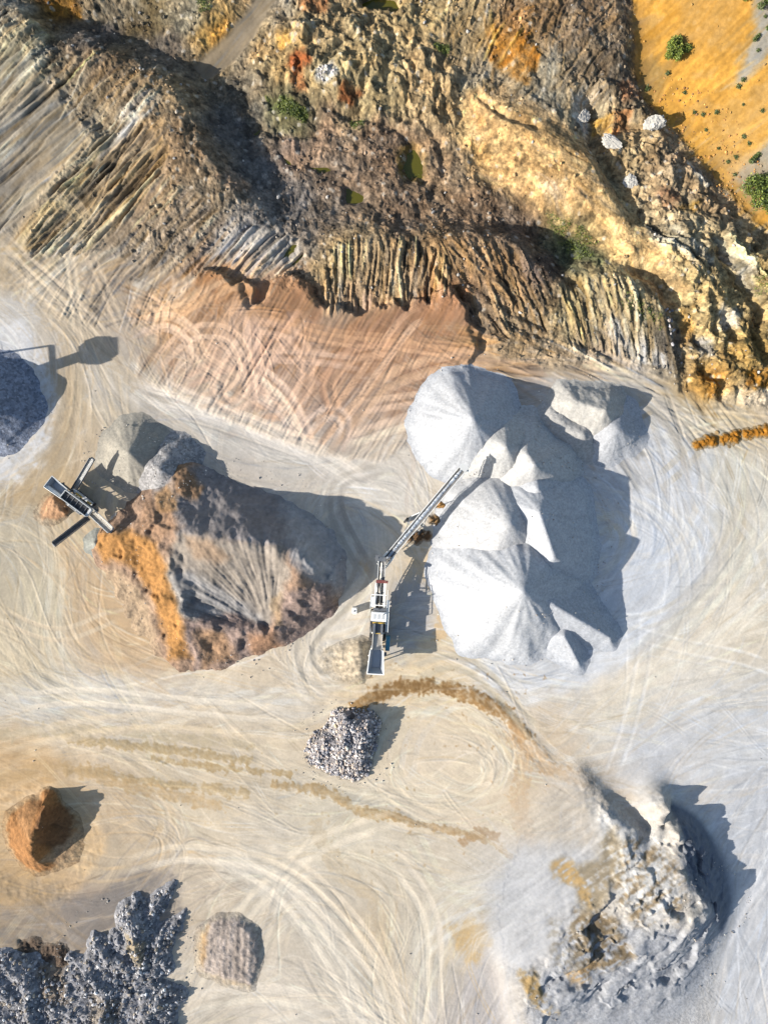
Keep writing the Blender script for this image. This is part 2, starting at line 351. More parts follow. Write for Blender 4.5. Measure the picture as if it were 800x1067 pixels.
CU = """10 20 165 155 135;20 60 150 135 105;30 120 152 140 120;80 130 157 142 117;10 200 140 130 115;60 200 168 147 115;110 180 150 130 100;150 130 152 127 95;180 110 168 142 105;120 70 142 116 85;150 200 142 116 85;200 160 152 126 95;220 210 152 132 105;160 250 152 137 117;250 250 165 155 143;290 260 170 162 150;100 30 118 106 94;170 50 126 112 95;240 130 116 110 102;270 170 118 114 108;310 210 126 117 108;50 5 130 95 50;110 5 135 118 90;150 10 118 100 66;190 15 155 143 117
225 30 195 152 82;250 40 155 139 115;290 10 155 142 120;280 50 184 153 105;300 70 190 158 105;330 40 180 153 110;350 80 184 161 115;400 60 190 163 115;440 80 195 163 115;390 100 174 153 110;300 120 125 118 85;250 90 126 114 94;330 140 156 128 102;400 150 150 123 97;450 170 166 138 106;360 180 146 124 102;300 150 156 129 107;420 215 140 116 92;500 220 146 119 92;540 230 122 102 82;330 220 136 119 100;480 40 170 143 100;450 10 180 153 105;510 80 156 142 117
540 30 156 123 85;600 20 150 123 92;620 70 140 118 90;560 100 150 139 117;640 80 118 104 85;500 120 212 176 118;540 150 218 178 113;570 180 216 175 110;600 210 220 182 120;640 240 220 188 125;660 270 225 194 130;600 250 110 110 78;610 120 182 160 122;650 150 175 148 106;700 180 180 153 116;690 220 180 158 121;740 210 170 143 106;720 250 190 168 126;720 300 196 169 115;770 300 190 163 110;740 350 196 169 115;780 370 165 133 75;740 400 170 127 63;700 360 126 114 97
640 320 175 153 115;600 320 170 148 105;680 330 170 148 105;560 280 108 90 75;520 290 156 123 85;460 280 166 133 92;400 280 170 143 105;350 270 170 143 100;540 340 166 138 100;500 340 156 134 107"""
def parse(t, z):
    o = []
    for it in t.replace('\n', ';').split(';'):
        a = [float(q) for q in it.split()]
        o.append((*P(a[0], a[1], z), *a[2:]))
    return o
cp = np.array(parse(CS, 0) + parse(CU, 14), np.float32)
st = 4
cgu, cgv = np.meshgrid(np.arange(U0, U0 + NU + st, st, dtype=np.float32), np.arange(V0, V0 + NV + st, st, dtype=np.float32))
acc = np.zeros(cgu.shape + (3,), np.float32); wsum = np.zeros(cgu.shape, np.float32)
for q in cp:
    d2 = (cgu - q[0]) ** 2 + (cgv - q[1]) ** 2 + 60
    w_ = 1 / d2 ** 2
    wsum += w_; acc += w_[..., None] * q[2:5]
acc /= wsum[..., None]
def sample(grid, U, V):
    x = np.clip((U - U0) / st, 0, grid.shape[1] - 1.001); y = np.clip((V - V0) / st, 0, grid.shape[0] - 1.001)
    ix = x.astype(np.int32); iy = y.astype(np.int32); fx = (x - ix)[..., None]; fy = (y - iy)[..., None]
    return (grid[iy, ix] * (1 - fx) + grid[iy, ix + 1] * fx) * (1 - fy) + (grid[iy + 1, ix] * (1 - fx) + grid[iy + 1, ix + 1] * fx) * fy
COL = sample(acc, GU + 14 * N40 + 5 * N14, GV + 14 * fbm(GU / 40 + 50, GV / 40, 2, 19) + 5 * fbm(GU / 14, GV / 14 + 40, 2, 20)) / 255.0
COL = COL.astype(np.float32)

def paint(sm, rgb, a=1.0, tex=0.0):
    s, m = sm
    m = m * a
    if tex: m = np.clip(m * (1 + tex * (1.2 * N14[s] + 0.9 * N5[s])), 0, 1)
    COL[s] = COL[s] * (1 - m[..., None]) + np.array(rgb, np.float32) / 255.0 * m[..., None]

# orange hillside with its grey slips
paint(zone(ORANGE, 2, 2.5, 3), (224, 164, 68), 0.9)
a40 = math.radians(42)
def dirnoise(ang, L, Wd, seed, octv=3):
    a = math.radians(ang)
    return fbm((GU * math.cos(a) - GV * math.sin(a)) / L, (GU * math.sin(a) + GV * math.cos(a)) / Wd, octv, seed)
s, m = zone(ORANGE, 2, 3, 3)
D1 = dirnoise(42, 70, 9, 201)[s]
D2 = dirnoise(42, 30, 4, 205)[s]
COL[s] *= (1 + m[..., None] * (0.22 * D1 + 0.16 * D2 + 0.07 * N5[s])[..., None])
s_o, m_o = zone(ORANGE, 2, 3, 3)
mm = m_o * np.clip(sstep(0.05, 0.5, fbm(GU[s_o] / 30, GV[s_o] / 22, 4, 211) + 0.6 * D1), 0, 1)
COL[s_o] = COL[s_o] * (1 - 0.65 * mm[..., None]) + np.array((200, 160, 98), np.float32) / 255 * 0.65 * mm[..., None]
paint(zone([(752, -10), (775, -10), (800, -20), (940, -60), (900, 20), (812, 55), (790, 68), (768, 88), (764, 82), (776, 50), (770, 22), (764, 6)], 26, 5, 6), (172, 167, 155), 0.95)
paint(zone([(838, 120), (812, 135), (795, 152), (772, 175), (768, 188), (782, 192), (830, 180)], 14, 5, 5), (172, 168, 155), 0.9)
paint(zone([(738, 168), (765, 165), (790, 185), (800, 220), (770, 222), (750, 200)], 0, 6, 6), (172, 150, 118), 0.7, 0.6)
paint(zone([(656, 80), (670, 70), (690, 82), (684, 104), (668, 100)], 0, 5, 6), (180, 145, 85), 0.8, 0.6)
paint(zone([(700, -20), (760, -20), (765, 30), (740, 50), (715, 40)], 36, 8, 10), (204, 158, 88), 0.55, 0.7)
paint(zone([(745, 110), (790, 95), (830, 100), (800, 140), (770, 168), (740, 160)], 24, 8, 8), (206, 162, 92), 0.7, 0.6)
paint(zone([(650, 20), (668, 10), (680, 60), (672, 90), (658, 70)], 22, 6, 8), (190, 145, 82), 0.5, 0.7)
paint(strip([(700, 128), (720, 158), (748, 192), (772, 222)], 5, -6, 4, 3), (212, 158, 72), 0.7)

# rust, ochre and pale rock patches of the workings
for pts, rgb, a, z in (
    ([(300, 58), (316, 54), (326, 66), (322, 74), (308, 76), (298, 68)], (150, 85, 45), .9, 22), ([(304, 82), (314, 80), (318, 90), (308, 94)], (165, 105, 60), .8, 20),
    ([(352, 90), (366, 88), (376, 98), (366, 108), (354, 102)], (150, 90, 50), .9, 20), ([(330, 74), (348, 70), (352, 82), (338, 88), (330, 82)], (215, 210, 200), .8, 22),
    ([(222, 26), (236, 20), (240, 34), (228, 46), (216, 42)], (205, 150, 70), .9, 14), ([(290, 34), (306, 32), (304, 48), (290, 52)], (215, 162, 80), .8, 22),
    ([(505, 30), (540, 26), (560, 60), (552, 86), (524, 70), (508, 52)], (175, 115, 40), .8, 28), ([(528, 10), (560, 14), (548, 40), (520, 30)], (165, 115, 55), .5, 32),
    ([(525, 12), (548, 20), (552, 34), (530, 36)], (205, 160, 110), .6, 30), ([(312, 0), (342, 0), (340, 14), (318, 14)], (175, 110, 65), .6, 26),
    ([(40, -10), (78, -10), (84, 18), (52, 16)], (150, 105, 40), .8, 12), ([(100, -10), (150, -10), (150, 18), (96, 18)], (160, 145, 120), .5, 12),
    ([(494, 115), (506, 130), (500, 138), (490, 124)], (175, 125, 65), .8, 10), ([(490, 150), (505, 152), (512, 162), (500, 168), (492, 160)], (190, 145, 75), .9, 6),
    ([(596, 100), (612, 96), (620, 118), (612, 134), (598, 124)], (222, 210, 190), .8, 20), ([(562, 188), (580, 190), (590, 205), (574, 208)], (225, 215, 200), .7, 20),
    ([(640, 90), (655, 84), (668, 98), (650, 106)], (175, 120, 80), .7, 14), ([(640, 118), (655, 116), (655, 134), (640, 138)], (180, 120, 70), .8, 12),
    ([(614, 124), (634, 124), (632, 140), (618, 142)], (190, 140, 60), .8, 4), ([(690, 165), (712, 160), (720, 176), (704, 186)], (180, 150, 115), .6, 14),
    ([(718, 168), (728, 172), (742, 190), (736, 194), (722, 180)], (228, 220, 200), .8, 14), ([(682, 200), (706, 198), (712, 212), (690, 218)], (160, 115, 80), .7, 12),
    ([(740, 196), (758, 200), (768, 216), (750, 218)], (200, 160, 115), .7, 12), ([(708, 210), (726, 212), (722, 224), (706, 220)], (150, 115, 50), .8, 10),
    ([(630, 222), (660, 218), (690, 250), (694, 290), (668, 284), (640, 254)], (226, 196, 135), .7, 20), ([(708, 320), (722, 318), (728, 352), (714, 356)], (205, 155, 80), .7, 16),
    ([(724, 348), (740, 352), (744, 370), (728, 372)], (160, 152, 140), .8, 14), ([(750, 318), (776, 322), (772, 340), (752, 340)], (190, 185, 172), .7, 18),
    ([(770, 388), (800, 384), (810, 402), (780, 408)], (160, 110, 40), .9, 10), ([(728, 392), (750, 390), (752, 412), (734, 414)], (165, 115, 45), .8, 6),
    ([(676, 236), (694, 244), (700, 260), (682, 258)], (190, 186, 176), .7, 20), ([(700, 236), (740, 262), (748, 276), (720, 262)], (214, 204, 180), .6, 20),
    ([(748, 246), (765, 258), (790, 290), (786, 300), (762, 276)], (172, 165, 150), .7, 18), ([(110, 80), (150, 74), (160, 110), (130, 125)], (165, 135, 95), .5, 22),
    ([(126, 108), (150, 112), (158, 126), (140, 132), (120, 122)], (200, 194, 180), .7, 22), ([(144, 162), (160, 168), (166, 186), (150, 184)], (170, 132, 75), .7, 20),
    ([(60, 200), (96, 190), (110, 210), (80, 236), (40, 250), (12, 244)], (178, 142, 92), .6, 8), ([(236, 172), (262, 196), (248, 206), (228, 190)], (175, 140, 108), .6, 12),
    ([(560, 215), (620, 235), (640, 268), (618, 282), (594, 268), (574, 240)], (92, 98, 66), .55, 2), ([(276, 102), (300, 108), (322, 122), (306, 126), (282, 116)], (85, 95, 45), .6, 4),
    ([(410, 160), (430, 146), (446, 166), (440, 192), (420, 190)], (125, 100, 45), .7, 0), ([(430, 150), (456, 152), (462, 180), (448, 196)], (176, 146, 112), .5, 4)):
    paint(zone(pts, z, 4, 4), rgb, a, 0.5)
COL[up] = COL[up] * (1 - .55 * om[up][..., None]) + .55 * om[up][..., None] * np.array((212, 168, 112), np.float32) / 255 * (1 + .10 * N14[up] + .08 * N40[up])[..., None]
# haul ramp, smooth compacted earth
s, m = zone(RAMP, 8, 3, 2)
paint((s, m), (150, 134, 110), 0.9)
COL[s] *= 1 + (m * 0.12 * dirnoise(40, 80, 4, 221)[s])[..., None]
# windrow crests are coloured paler than their troughs, with mixed spoil
for i, (s, m, c, k) in enumerate(FING):
    f = (m * (0.16 * (c - 0.45) + 0.20 * (k - 0.9)))[..., None]
    COL[s] = np.clip(COL[s] * (1 + f) + m[..., None] * 0.03 * (k - 0.9)[..., None] * np.array((1, 0.6, 0.1), np.float32), 0, 1)
# stony mottling on the workings
mot = R_ * (0.22 * (id1 - 0.5) + 0.40 * (id2 - 0.5) + 0.22 * N14[up] + 0.20 * N5[up] + 0.25 * fbm(GU[up] / 2.6, GV[up] / 2.6, 2, 97))
COL[up] *= (1 + np.clip(mot, -0.5, 0.6))[..., None]
warm = (R_ * 0.07 * fbm(GU[up] / 18, GV[up] / 18, 3, 231))[..., None]
COL[up] *= 1 + warm * np.array((1.0, 0.1, -1.1), np.float32)
palest = R_ * sstep(0.9, 0.97, id2) * sstep(0.45, 0.3, w2)
COL[up] = COL[up] * (1 - 0.7 * palest[..., None]) + 0.7 * palest[..., None] * np.array((0.84, 0.80, 0.73), np.float32)

# reddish field: corduroy of crawler marks and browner passes
s, m = S_FIELD, M_FIELD
bp = m * sstep(0.02, 0.42, PASSN + 0.25 * N40[s]) * sstep(470, 360, GV[s])
COL[s] = COL[s] * (1 - 0.62 * bp[..., None]) + 0.62 * bp[..., None] * np.array((166, 116, 82), np.float32) / 255
COL[s] *= 1 + (m * 0.06 * CORD_F)[..., None]
paint(zone([(214, 284), (250, 296), (268, 306), (262, 322), (236, 330), (196, 328), (190, 308)], 6, 4, 3), (178, 122, 72), 0.5, 0.3)
paint(zone([(278, 318), (290, 290), (324, 298), (330, 318), (310, 336), (284, 336)], 6, 4, 3), (176, 124, 82), 0.6, 0.3)
for q in ([(326, 352), (376, 400), (414, 326), (398, 322)], [(430, 312), (447, 316), (440, 345), (424, 340)], [(452, 306), (486, 318), (474, 380), (446, 400), (456, 350)]):
    paint(zone(q, 6, 5, 3), (176, 126, 86), 0.4, 0.4)
paint(zone([(415, 320), (452, 306), (488, 318), (500, 346), (480, 392), (440, 440), (400, 440), (420, 380)], 6, 8, 6), (168, 118, 84), 0.45, 0.4)
paint(zone([(330, 370), (410, 318), (430, 330), (350, 440), (310, 440)], 6, 6, 6), (160, 112, 80), 0.4, 0.5)
paint(zone([(476, 340), (500, 346), (496, 370), (474, 366)], 6, 3, 2), (186, 128, 66), 0.7, 0.3)
for q, rgb in (([(131, 308), (140, 292), (160, 286), (165, 294), (150, 304), (136, 313)], (214, 202, 182)), ([(172, 318), (180, 296), (200, 284), (210, 292), (192, 312)], (205, 190, 168)), ([(498, 372), (560, 378), (570, 392), (486, 394)], (176, 140, 104)), ([(496, 374), (500, 390), (494, 390)], (210, 204, 190)), ([(612, 340), (690, 372), (700, 386), (668, 378)], (212, 210, 206))):
    paint(zone(q, 2, 2, 2), rgb, 0.8, 0.2)

for q, w_, rgb in (([(40, 330), (110, 392), (200, 432), (300, 470), (390, 505)], 22, (205, 197, 184)), ([(420, 500), (390, 560), (350, 640), (330, 690)], 30, (228, 218, 200)), ([(0, 730), (120, 720), (260, 732), (340, 745)], 14, (216, 209, 196)), ([(250, 900), (330, 960), (380, 1067)], 20, (218, 209, 192))):
    s, m = strip(q, w_, 0, 14, 9); paint((s, m), rgb, .6)
# yard stains and painted shadows
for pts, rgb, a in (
    ([(464, 966), (480, 960), (496, 956), (520, 940), (524, 930), (510, 930), (500, 950), (512, 972), (496, 1002), (484, 996)], (205, 170, 115), .85), ([(500, 940), (520, 932), (522, 968), (504, 968)], (170, 145, 105), .6),
    ([(60, 560), (100, 565), (160, 640), (190, 700), (120, 690), (70, 640)], (212, 175, 130), .6), ([(-40, 790), (40, 800), (90, 830), (110, 880), (80, 930), (-40, 960)], (205, 168, 118), .6),
    ([(30, 985), (80, 960), (140, 900), (180, 910), (190, 970), (100, 985)], (138, 128, 118), .85), ([(-40, 950), (60, 940), (120, 925), (140, 935), (100, 985), (40, 1010), (-40, 1000)], (140, 130, 120), .7), ([(430, 600), (452, 606), (446, 660), (420, 690), (404, 680), (410, 620)], (176, 176, 176), .7),  # painted: dusty shade by the corner rubble, then the crusher's cast shadow
    ([(372, 586), (384, 584), (390, 596), (386, 604), (378, 598)], (208, 165, 110), .9), ([(500, 745), (560, 735), (640, 700), (740, 640), (760, 660), (660, 725), (560, 790)], (226, 206, 176), .5),
    ([(-20, 340), (20, 335), (46, 365), (60, 420), (52, 470), (20, 500), (-20, 520)], (214, 211, 207), .95), ([(420, 730), (500, 740), (530, 790), (500, 840), (430, 840), (400, 790)], (226, 206, 176), .6),
    ([(370, 520), (430, 500), (452, 515), (440, 540), (410, 560), (380, 555)], (218, 210, 196), .6), ([(560, 392), (640, 398), (690, 420), (700, 470), (640, 480), (560, 430)], (196, 190, 182), .6), ([(600, 470), (690, 450), (745, 520), (735, 600), (690, 660), (600, 710), (540, 720), (480, 700), (600, 600)], (208, 209, 210), .75), ([(640, 760), (800, 720), (900, 760), (900, 1200), (720, 1200), (770, 960), (700, 830)], (202, 202, 202), .6)):
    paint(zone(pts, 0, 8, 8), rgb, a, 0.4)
yn = (1 - ROUGH)
COL *= 1 + (yn * (0.05 * N40 + 0.045 * N14 + 0.03 * N5))[..., None]

# ------------------------------------------------------------------ wheel marks: streamlines through the traffic flow
print('wheel marks')
GUIDE = [[(0, 300), (60, 340), (75, 390), (70, 430), (40, 480), (0, 520)], [(0, 240), (60, 300), (130, 400), (220, 445), (330, 490), (400, 520)],
    [(-60, 540), (10, 560), (40, 600), (60, 680), (110, 715), (250, 722)], [(-60, 745), (120, 745), (260, 760), (330, 762)], [(-60, 800), (100, 780), (200, 810), (300, 825), (400, 845), (480, 870), (540, 900)],
    [(330, 760), (390, 722), (450, 715), (520, 740), (560, 790), (640, 850)], [(800, 560), (740, 640), (660, 690), (560, 720)], [(900, 600), (800, 640), (720, 690), (640, 730), (560, 745)], [(900, 775), (800, 770), (700, 760), (620, 780)],
    [(200, 870), (330, 900), (400, 950), (430, 1067), (440, 1200)], [(250, 890), (330, 950), (390, 1067), (410, 1200)], [(150, 1100), (260, 960), (330, 880), (400, 830)], [(180, 1080), (250, 980), (300, 930)],
    [(60, 950), (120, 930), (180, 870), (120, 830), (40, 815), (-30, 830)], [(700, 480), (742, 560), (720, 630), (650, 700)], [(660, 390), (720, 430), (752, 470), (772, 540), (760, 600)],
    [(800, 860), (760, 900), (740, 980), (720, 1080)], [(840, 820), (800, 900), (790, 1067)], [(360, 560), (380, 610), (330, 660), (325, 690), (360, 705)], [(400, 480), (350, 500), (320, 540)], [(330, 470), (420, 470), (440, 500)],
    [(440, 1067), (470, 960), (560, 900), (620, 840)], [(430, 760), (500, 770), (520, 800), (480, 840), (420, 830), (400, 790), (430, 760)], [(560, 390), (640, 395), (700, 430)], [(820, 700), (700, 720), (600, 770)], [(210, 1060), (300, 1050), (400, 1060)]]
gs = []
for g in GUIDE:
    q = np.array(smooth([P(*p) for p in g], 6)); t = np.gradient(q, axis=0); th = np.arctan2(t[:, 1], t[:, 0])
    gs += [(a, b, math.cos(2 * c), math.sin(2 * c)) for (a, b), c in zip(q, th)]
fst = 8
fu, fv = np.meshgrid(np.arange(U0, U0 + NU + fst, fst, dtype=np.float32), np.arange(V0, V0 + NV + fst, fst, dtype=np.float32))
c2 = np.zeros_like(fu); s2 = np.zeros_like(fu)
for a, b, cc, ss in gs:
    w_ = 1 / ((fu - a) ** 2 + (fv - b) ** 2 + 150) ** 1.5
    c2 += w_ * cc; s2 += w_ * ss
FTH = 0.5 * np.arctan2(s2, c2)
FDX, FDY = np.cos(FTH), np.sin(FTH)

def stream(x, y, n, ang=None, jit=0.25):
    X = np.zeros((n, len(x)), np.float32); Y = np.zeros_like(X)
    ja = RNG.normal(0, jit, len(x)); bend = RNG.normal(0, 0.0016, len(x))
    lx = np.cos(RNG.uniform(0, 6.3, len(x))); ly = np.sin(RNG.uniform(0, 6.3, len(x)))
    x = x.astype(np.float32).copy(); y = y.astype(np.float32).copy()
    for i in range(n):
        X[i] = x; Y[i] = y
        ix = np.clip(((x - U0) / fst + 0.5).astype(int), 0, FDX.shape[1] - 1); iy = np.clip(((y - V0) / fst + 0.5).astype(int), 0, FDX.shape[0] - 1)
        dx = FDX[iy, ix]; dy = FDY[iy, ix]
        sg = np.sign(dx * lx + dy * ly); sg[sg == 0] = 1; dx = dx * sg; dy = dy * sg
        dx = 0.12 * dx + 0.88 * lx if i else dx; dy = 0.12 * dy + 0.88 * ly if i else dy
        l = np.hypot(dx, dy) + 1e-6; dx /= l; dy /= l
        lx, ly = dx, dy
        a = ja + bend * i; ca, sa = np.cos(a), np.sin(a)
        x = x + (dx * ca - dy * sa) * 1.0; y = y + (dx * sa + dy * ca) * 1.0
    return X, Y

ACC = np.zeros((NV, NU), np.float32); ACO = np.zeros((NV, NU, 3), np.float32); AH = np.zeros((NV, NU), np.float32)
def splat(X, Y, wgt, rgb, hh):
    X = X.ravel(); Y = Y.ravel()
    x = X - U0; y = Y - V0
    ok = (x > 1) & (y > 1) & (x < NU - 2) & (y < NV - 2)
    x = x[ok]; y = y[ok]; w_ = np.broadcast_to(wgt, X.shape)[ok]; h_ = np.broadcast_to(hh, X.shape)[ok]
    col = rgb[ok] if isinstance(rgb, np.ndarray) and rgb.ndim == 2 else None
    ix = x.astype(np.int32); iy = y.astype(np.int32); fx = x - ix; fy = y - iy
    for dx, dy, ww in ((0, 0, (1 - fx) * (1 - fy)), (1, 0, fx * (1 - fy)), (0, 1, (1 - fx) * fy), (1, 1, fx * fy)):
        QUEUE.append(((iy + dy) * NU + ix + dx, (ww * w_).astype(np.float32), (ww * h_).astype(np.float32), col))

QUEUE = []
def flush():
    if not QUEUE: return
    idx = np.concatenate([q[0] for q in QUEUE]); f = np.concatenate([q[1] for q in QUEUE]); h_ = np.concatenate([q[2] for q in QUEUE]); c_ = np.concatenate([q[3] for q in QUEUE])
    n = NU * NV
    ACC.ravel()[:] += np.bincount(idx, f, n).astype(np.float32); AH.ravel()[:] += np.bincount(idx, h_, n).astype(np.float32)
    for k in range(3): ACO.reshape(-1, 3)[:, k] += np.bincount(idx, f * c_[:, k], n).astype(np.float32)
    QUEUE.clear()

def lay(X, Y, hw, wgt, cols, dep, nsub):
    gx = np.gradient(X, axis=0); gy = np.gradient(Y, axis=0); l = np.hypot(gx, gy) + 1e-6
    nx, ny = -gy / l, gx / l
    n = X.shape[0]; t = np.linspace(0, 1, n)[:, None]
    env = np.clip(np.minimum(t, 1 - t) * 6, 0, 1)
    brk = np.clip(0.6 + 0.9 * perlin(np.arange(n)[:, None] / 17 + RNG.uniform(0, 900, X.shape[1])[None], np.zeros_like(X), 3), 0, 1.3)
    Xs, Ys, Ws, Hs = [], [], [], []
    for o in np.linspace(-1, 1, nsub):
        Xs.append(X + nx * hw * o); Ys.append(Y + ny * hw * o)
        Ws.append(env * brk * wgt / nsub); Hs.append(env * dep * np.ones_like(X) / nsub)
    cc = np.broadcast_to(cols[None, None], (nsub, n) + cols.shape).reshape(-1, 3)
    splat(np.stack(Xs), np.stack(Ys), np.stack(Ws).ravel(), cc, np.stack(Hs).ravel())

def rnd(n, u0=-120, u1=920, v0=250, v1=1190): return RNG.uniform(u0, u1, n), RNG.uniform(v0, v1, n)
def localcol(x, y, gain, tint):
    ix = np.clip((x - U0).astype(int), 0, NU - 1); iy = np.clip((y - V0).astype(int), 0, NV - 1)
    return np.clip(COL[iy, ix] * gain[:, None] + tint, 0, 1).astype(np.float32)
def apply_marks(mask, k, strength, hlim=1.2):
    global COL
    flush()
    cov = (1 - np.exp(-k * ACC)) * mask * strength
    COL[:] = COL * (1 - cov[..., None]) + cov[..., None] * ACO / np.maximum(ACC, 1e-4)[..., None]
    Hh[:] += np.clip(AH, -hlim, hlim) * mask
    ACC[:] = 0; ACO[:] = 0; AH[:] = 0

yardm = 1 - sstep(-26, -4, yfront(GU) - GV + 6 * N40)
s, m = zone(BENCH2, 10, 8, 3); yardm[s] = np.maximum(yardm[s], 0.5 * m)
# broad smears
for rep in range(5):
    x, y = rnd(330); X, Y = stream(x, y, 130, jit=0.25)
    g = RNG.normal(1.01, 0.10, len(x)); t = RNG.normal(0, 0.035, (len(x), 1)) * np.array([[1, 0.2, -1.2]])
    lay(X, Y, RNG.uniform(2, 8, len(x))[None], 2.2, localcol(x, y, g, t), 0.0, 9)
    apply_marks(yardm, 0.9, 0.32)
# fine scuffs
for rep in range(5):
    for n, L in ((600, 60), (330, 140)):
        x, y = rnd(n); X, Y = stream(x, y, L, jit=0.34)
        g = RNG.normal(1.04, 0.155, n); t = RNG.normal(0, 0.03, (n, 1)) * np.array([[1, 0.1, -1.2]])
        lay(X, Y, .3 + 2.2 * RNG.uniform(0, 1, n)[None] ** 2, RNG.uniform(1.5, 4.0, n)[None], localcol(x, y, g, t), RNG.normal(0, 0.2, n)[None], 2)
    apply_marks(yardm, 0.9, 0.6)
# paired tyre marks
for rep in range(5):
    x, y = rnd(110); X, Y = stream(x, y, 190, jit=0.4)
    gx = np.gradient(X, axis=0); gy = np.gradient(Y, axis=0); l = np.hypot(gx, gy) + 1e-6
    g = RNG.normal(1.09, 0.10, len(x)); wd = RNG.uniform(1.1, 3.2, len(x))[None]
    for sd in (-6.5, 6.5):
        lay(X - gy / l * sd, Y + gx / l * sd, wd, 3.0, localcol(x, y, g, np.zeros((1, 3))), -0.4, 4)
    apply_marks(yardm, 0.9, 0.72)
def scratches(pts, z, ang, dang, n, L, wid, gsd, dep, strength=0.85, gmean=1.0, curve=0.003):
    # dozer scores and blade marks: bundles of near-parallel lines
    s, m = zone(pts, z, 5, 5); mask = np.zeros_like(Hh); mask[s] = m
    q = [P(a, b, z) for a, b in pts]; xs = [a for a, b in q]; ys = [b for a, b in q]
    nb = max(1, n // 5); bx = RNG.uniform(min(xs), max(xs), nb); by = RNG.uniform(min(ys), max(ys), nb); ba = np.radians(RNG.normal(ang, dang, nb)); bc = RNG.normal(0, curve, nb)
    bl = RNG.normal(gmean, gsd, nb)
    x = np.repeat(bx, 5) + RNG.normal(0, 6, nb * 5); y = np.repeat(by, 5) + RNG.normal(0, 6, nb * 5); a0 = np.repeat(ba, 5) + RNG.normal(0, .02, nb * 5); cu = np.repeat(bc, 5)
    g = np.repeat(bl, 5) + RNG.normal(0, gsd * .6, nb * 5)
    tt = np.arange(L)[:, None] - L / 2; aa = a0[None] + cu[None] * tt
    X = x[None] + np.cumsum(np.cos(aa), 0) - L / 2 * np.cos(a0)[None]; Y = y[None] - np.cumsum(np.sin(aa), 0) + L / 2 * np.sin(a0)[None]
    t = RNG.normal(0, 0.035, (len(x), 1)) * np.array([[1, 0.1, -1.2]])
    lay(X.astype(np.float32), Y.astype(np.float32), RNG.uniform(.3, wid, len(x))[None], RNG.uniform(2.0, 4.5, len(x))[None], localcol(x, y, g, t), (1.5 * dep * (g - gmean) / gsd)[None], 3)
    apply_marks(mask, 1.0, strength, 3.0)
LB = [(-90, 40), (10, 10), (55, 40), (70, 70), (100, 60), (140, 75), (175, 110), (180, 190), (230, 220), (285, 250), (240, 285), (170, 292), (100, 280), (20, 262), (-90, 250)]
scratches(LB, 16, 40, 4, 1100, 80, 1.8, .30, .6, .95)
scratches(BENCH2, 12, 42, 5, 900, 70, 1.8, .34, .9, .95)
scratches([(-90, 30), (0, 8), (50, 35), (52, 85), (20, 130), (-90, 190)], 22, 41, 3, 500, 90, 2.2, .32, .8, .95)
scratches([(196, 280), (225, 262), (265, 236), (300, 246), (318, 268), (300, 286), (262, 290), (235, 290)], 8, 43, 4, 300, 50, 1.6, .24, .9, .9, 1.12)
scratches([(0, 240), (100, 262), (170, 280), (205, 300), (130, 345), (60, 330), (0, 300)], 2, 40, 22, 420, 70, 1.3, .16, .3, .8, 1.05)
scratches(LOBES, 4, 56, 5, 700, 80, 1.5, .075, .2, .42, 1.0)
scratches([(130, 300), (262, 300), (330, 340), (330, 470), (230, 430), (140, 390)], 3, 48, 30, 420, 60, 1.3, .09, .25, .6, 1.03, .016)
scratches(F1, 12, 88, 5, 260, 50, 1.6, .24, .9, .8); scratches(F1B, 14, 122, 12, 320, 45, 1.6, .22, .8, .8, 1, .01); scratches(F2, 12, 107, 4, 320, 60, 1.6, .26, .9, .85)
scratches([(430, 360), (500, 345), (560, 362), (650, 380), (705, 400), (690, 408), (600, 396), (480, 404)], 2, -8, 10, 300, 60, 1.5, .18, .4, .8)
scratches([(560, 330), (600, 352), (700, 395), (720, 430), (690, 420), (590, 375)], 3, -26, 8, 160, 60, 1.4, .18, .5, .8)
scratches(F3, 20, -38, 5, 120, 50, 1.6, .24, .9, .85); scratches([(735, 240), (770, 248), (800, 290), (798, 325), (760, 285)], 16, -47, 5, 100, 40, 1.6, .2, .9, .85)
scratches(ORANGE, 15, 42, 9, 700, 50, 1.6, .08, .25, .7)
scratches(RAMP, 8, 40, 4, 160, 60, 1.3, .08, .15, .7)
scratches([(440, -40), (640, -40), (650, 60), (640, 100), (560, 105), (480, 80), (440, 20)], 28, 48, 22, 420, 40, 1.6, .2, .8, .7, 1, .012)
scratches([(480, 92), (520, 92), (612, 140), (660, 220), (700, 300), (660, 280), (610, 240), (545, 208), (500, 178)], 18, -42, 16, 260, 40, 1.6, .09, .4, .7, 1, .012)
scratches([(660, 395), (720, 412), (800, 430), (800, 470), (720, 470), (690, 440)], 0, -32, 25, 260, 60, 1.2, .12, .2, .8, 1.03)

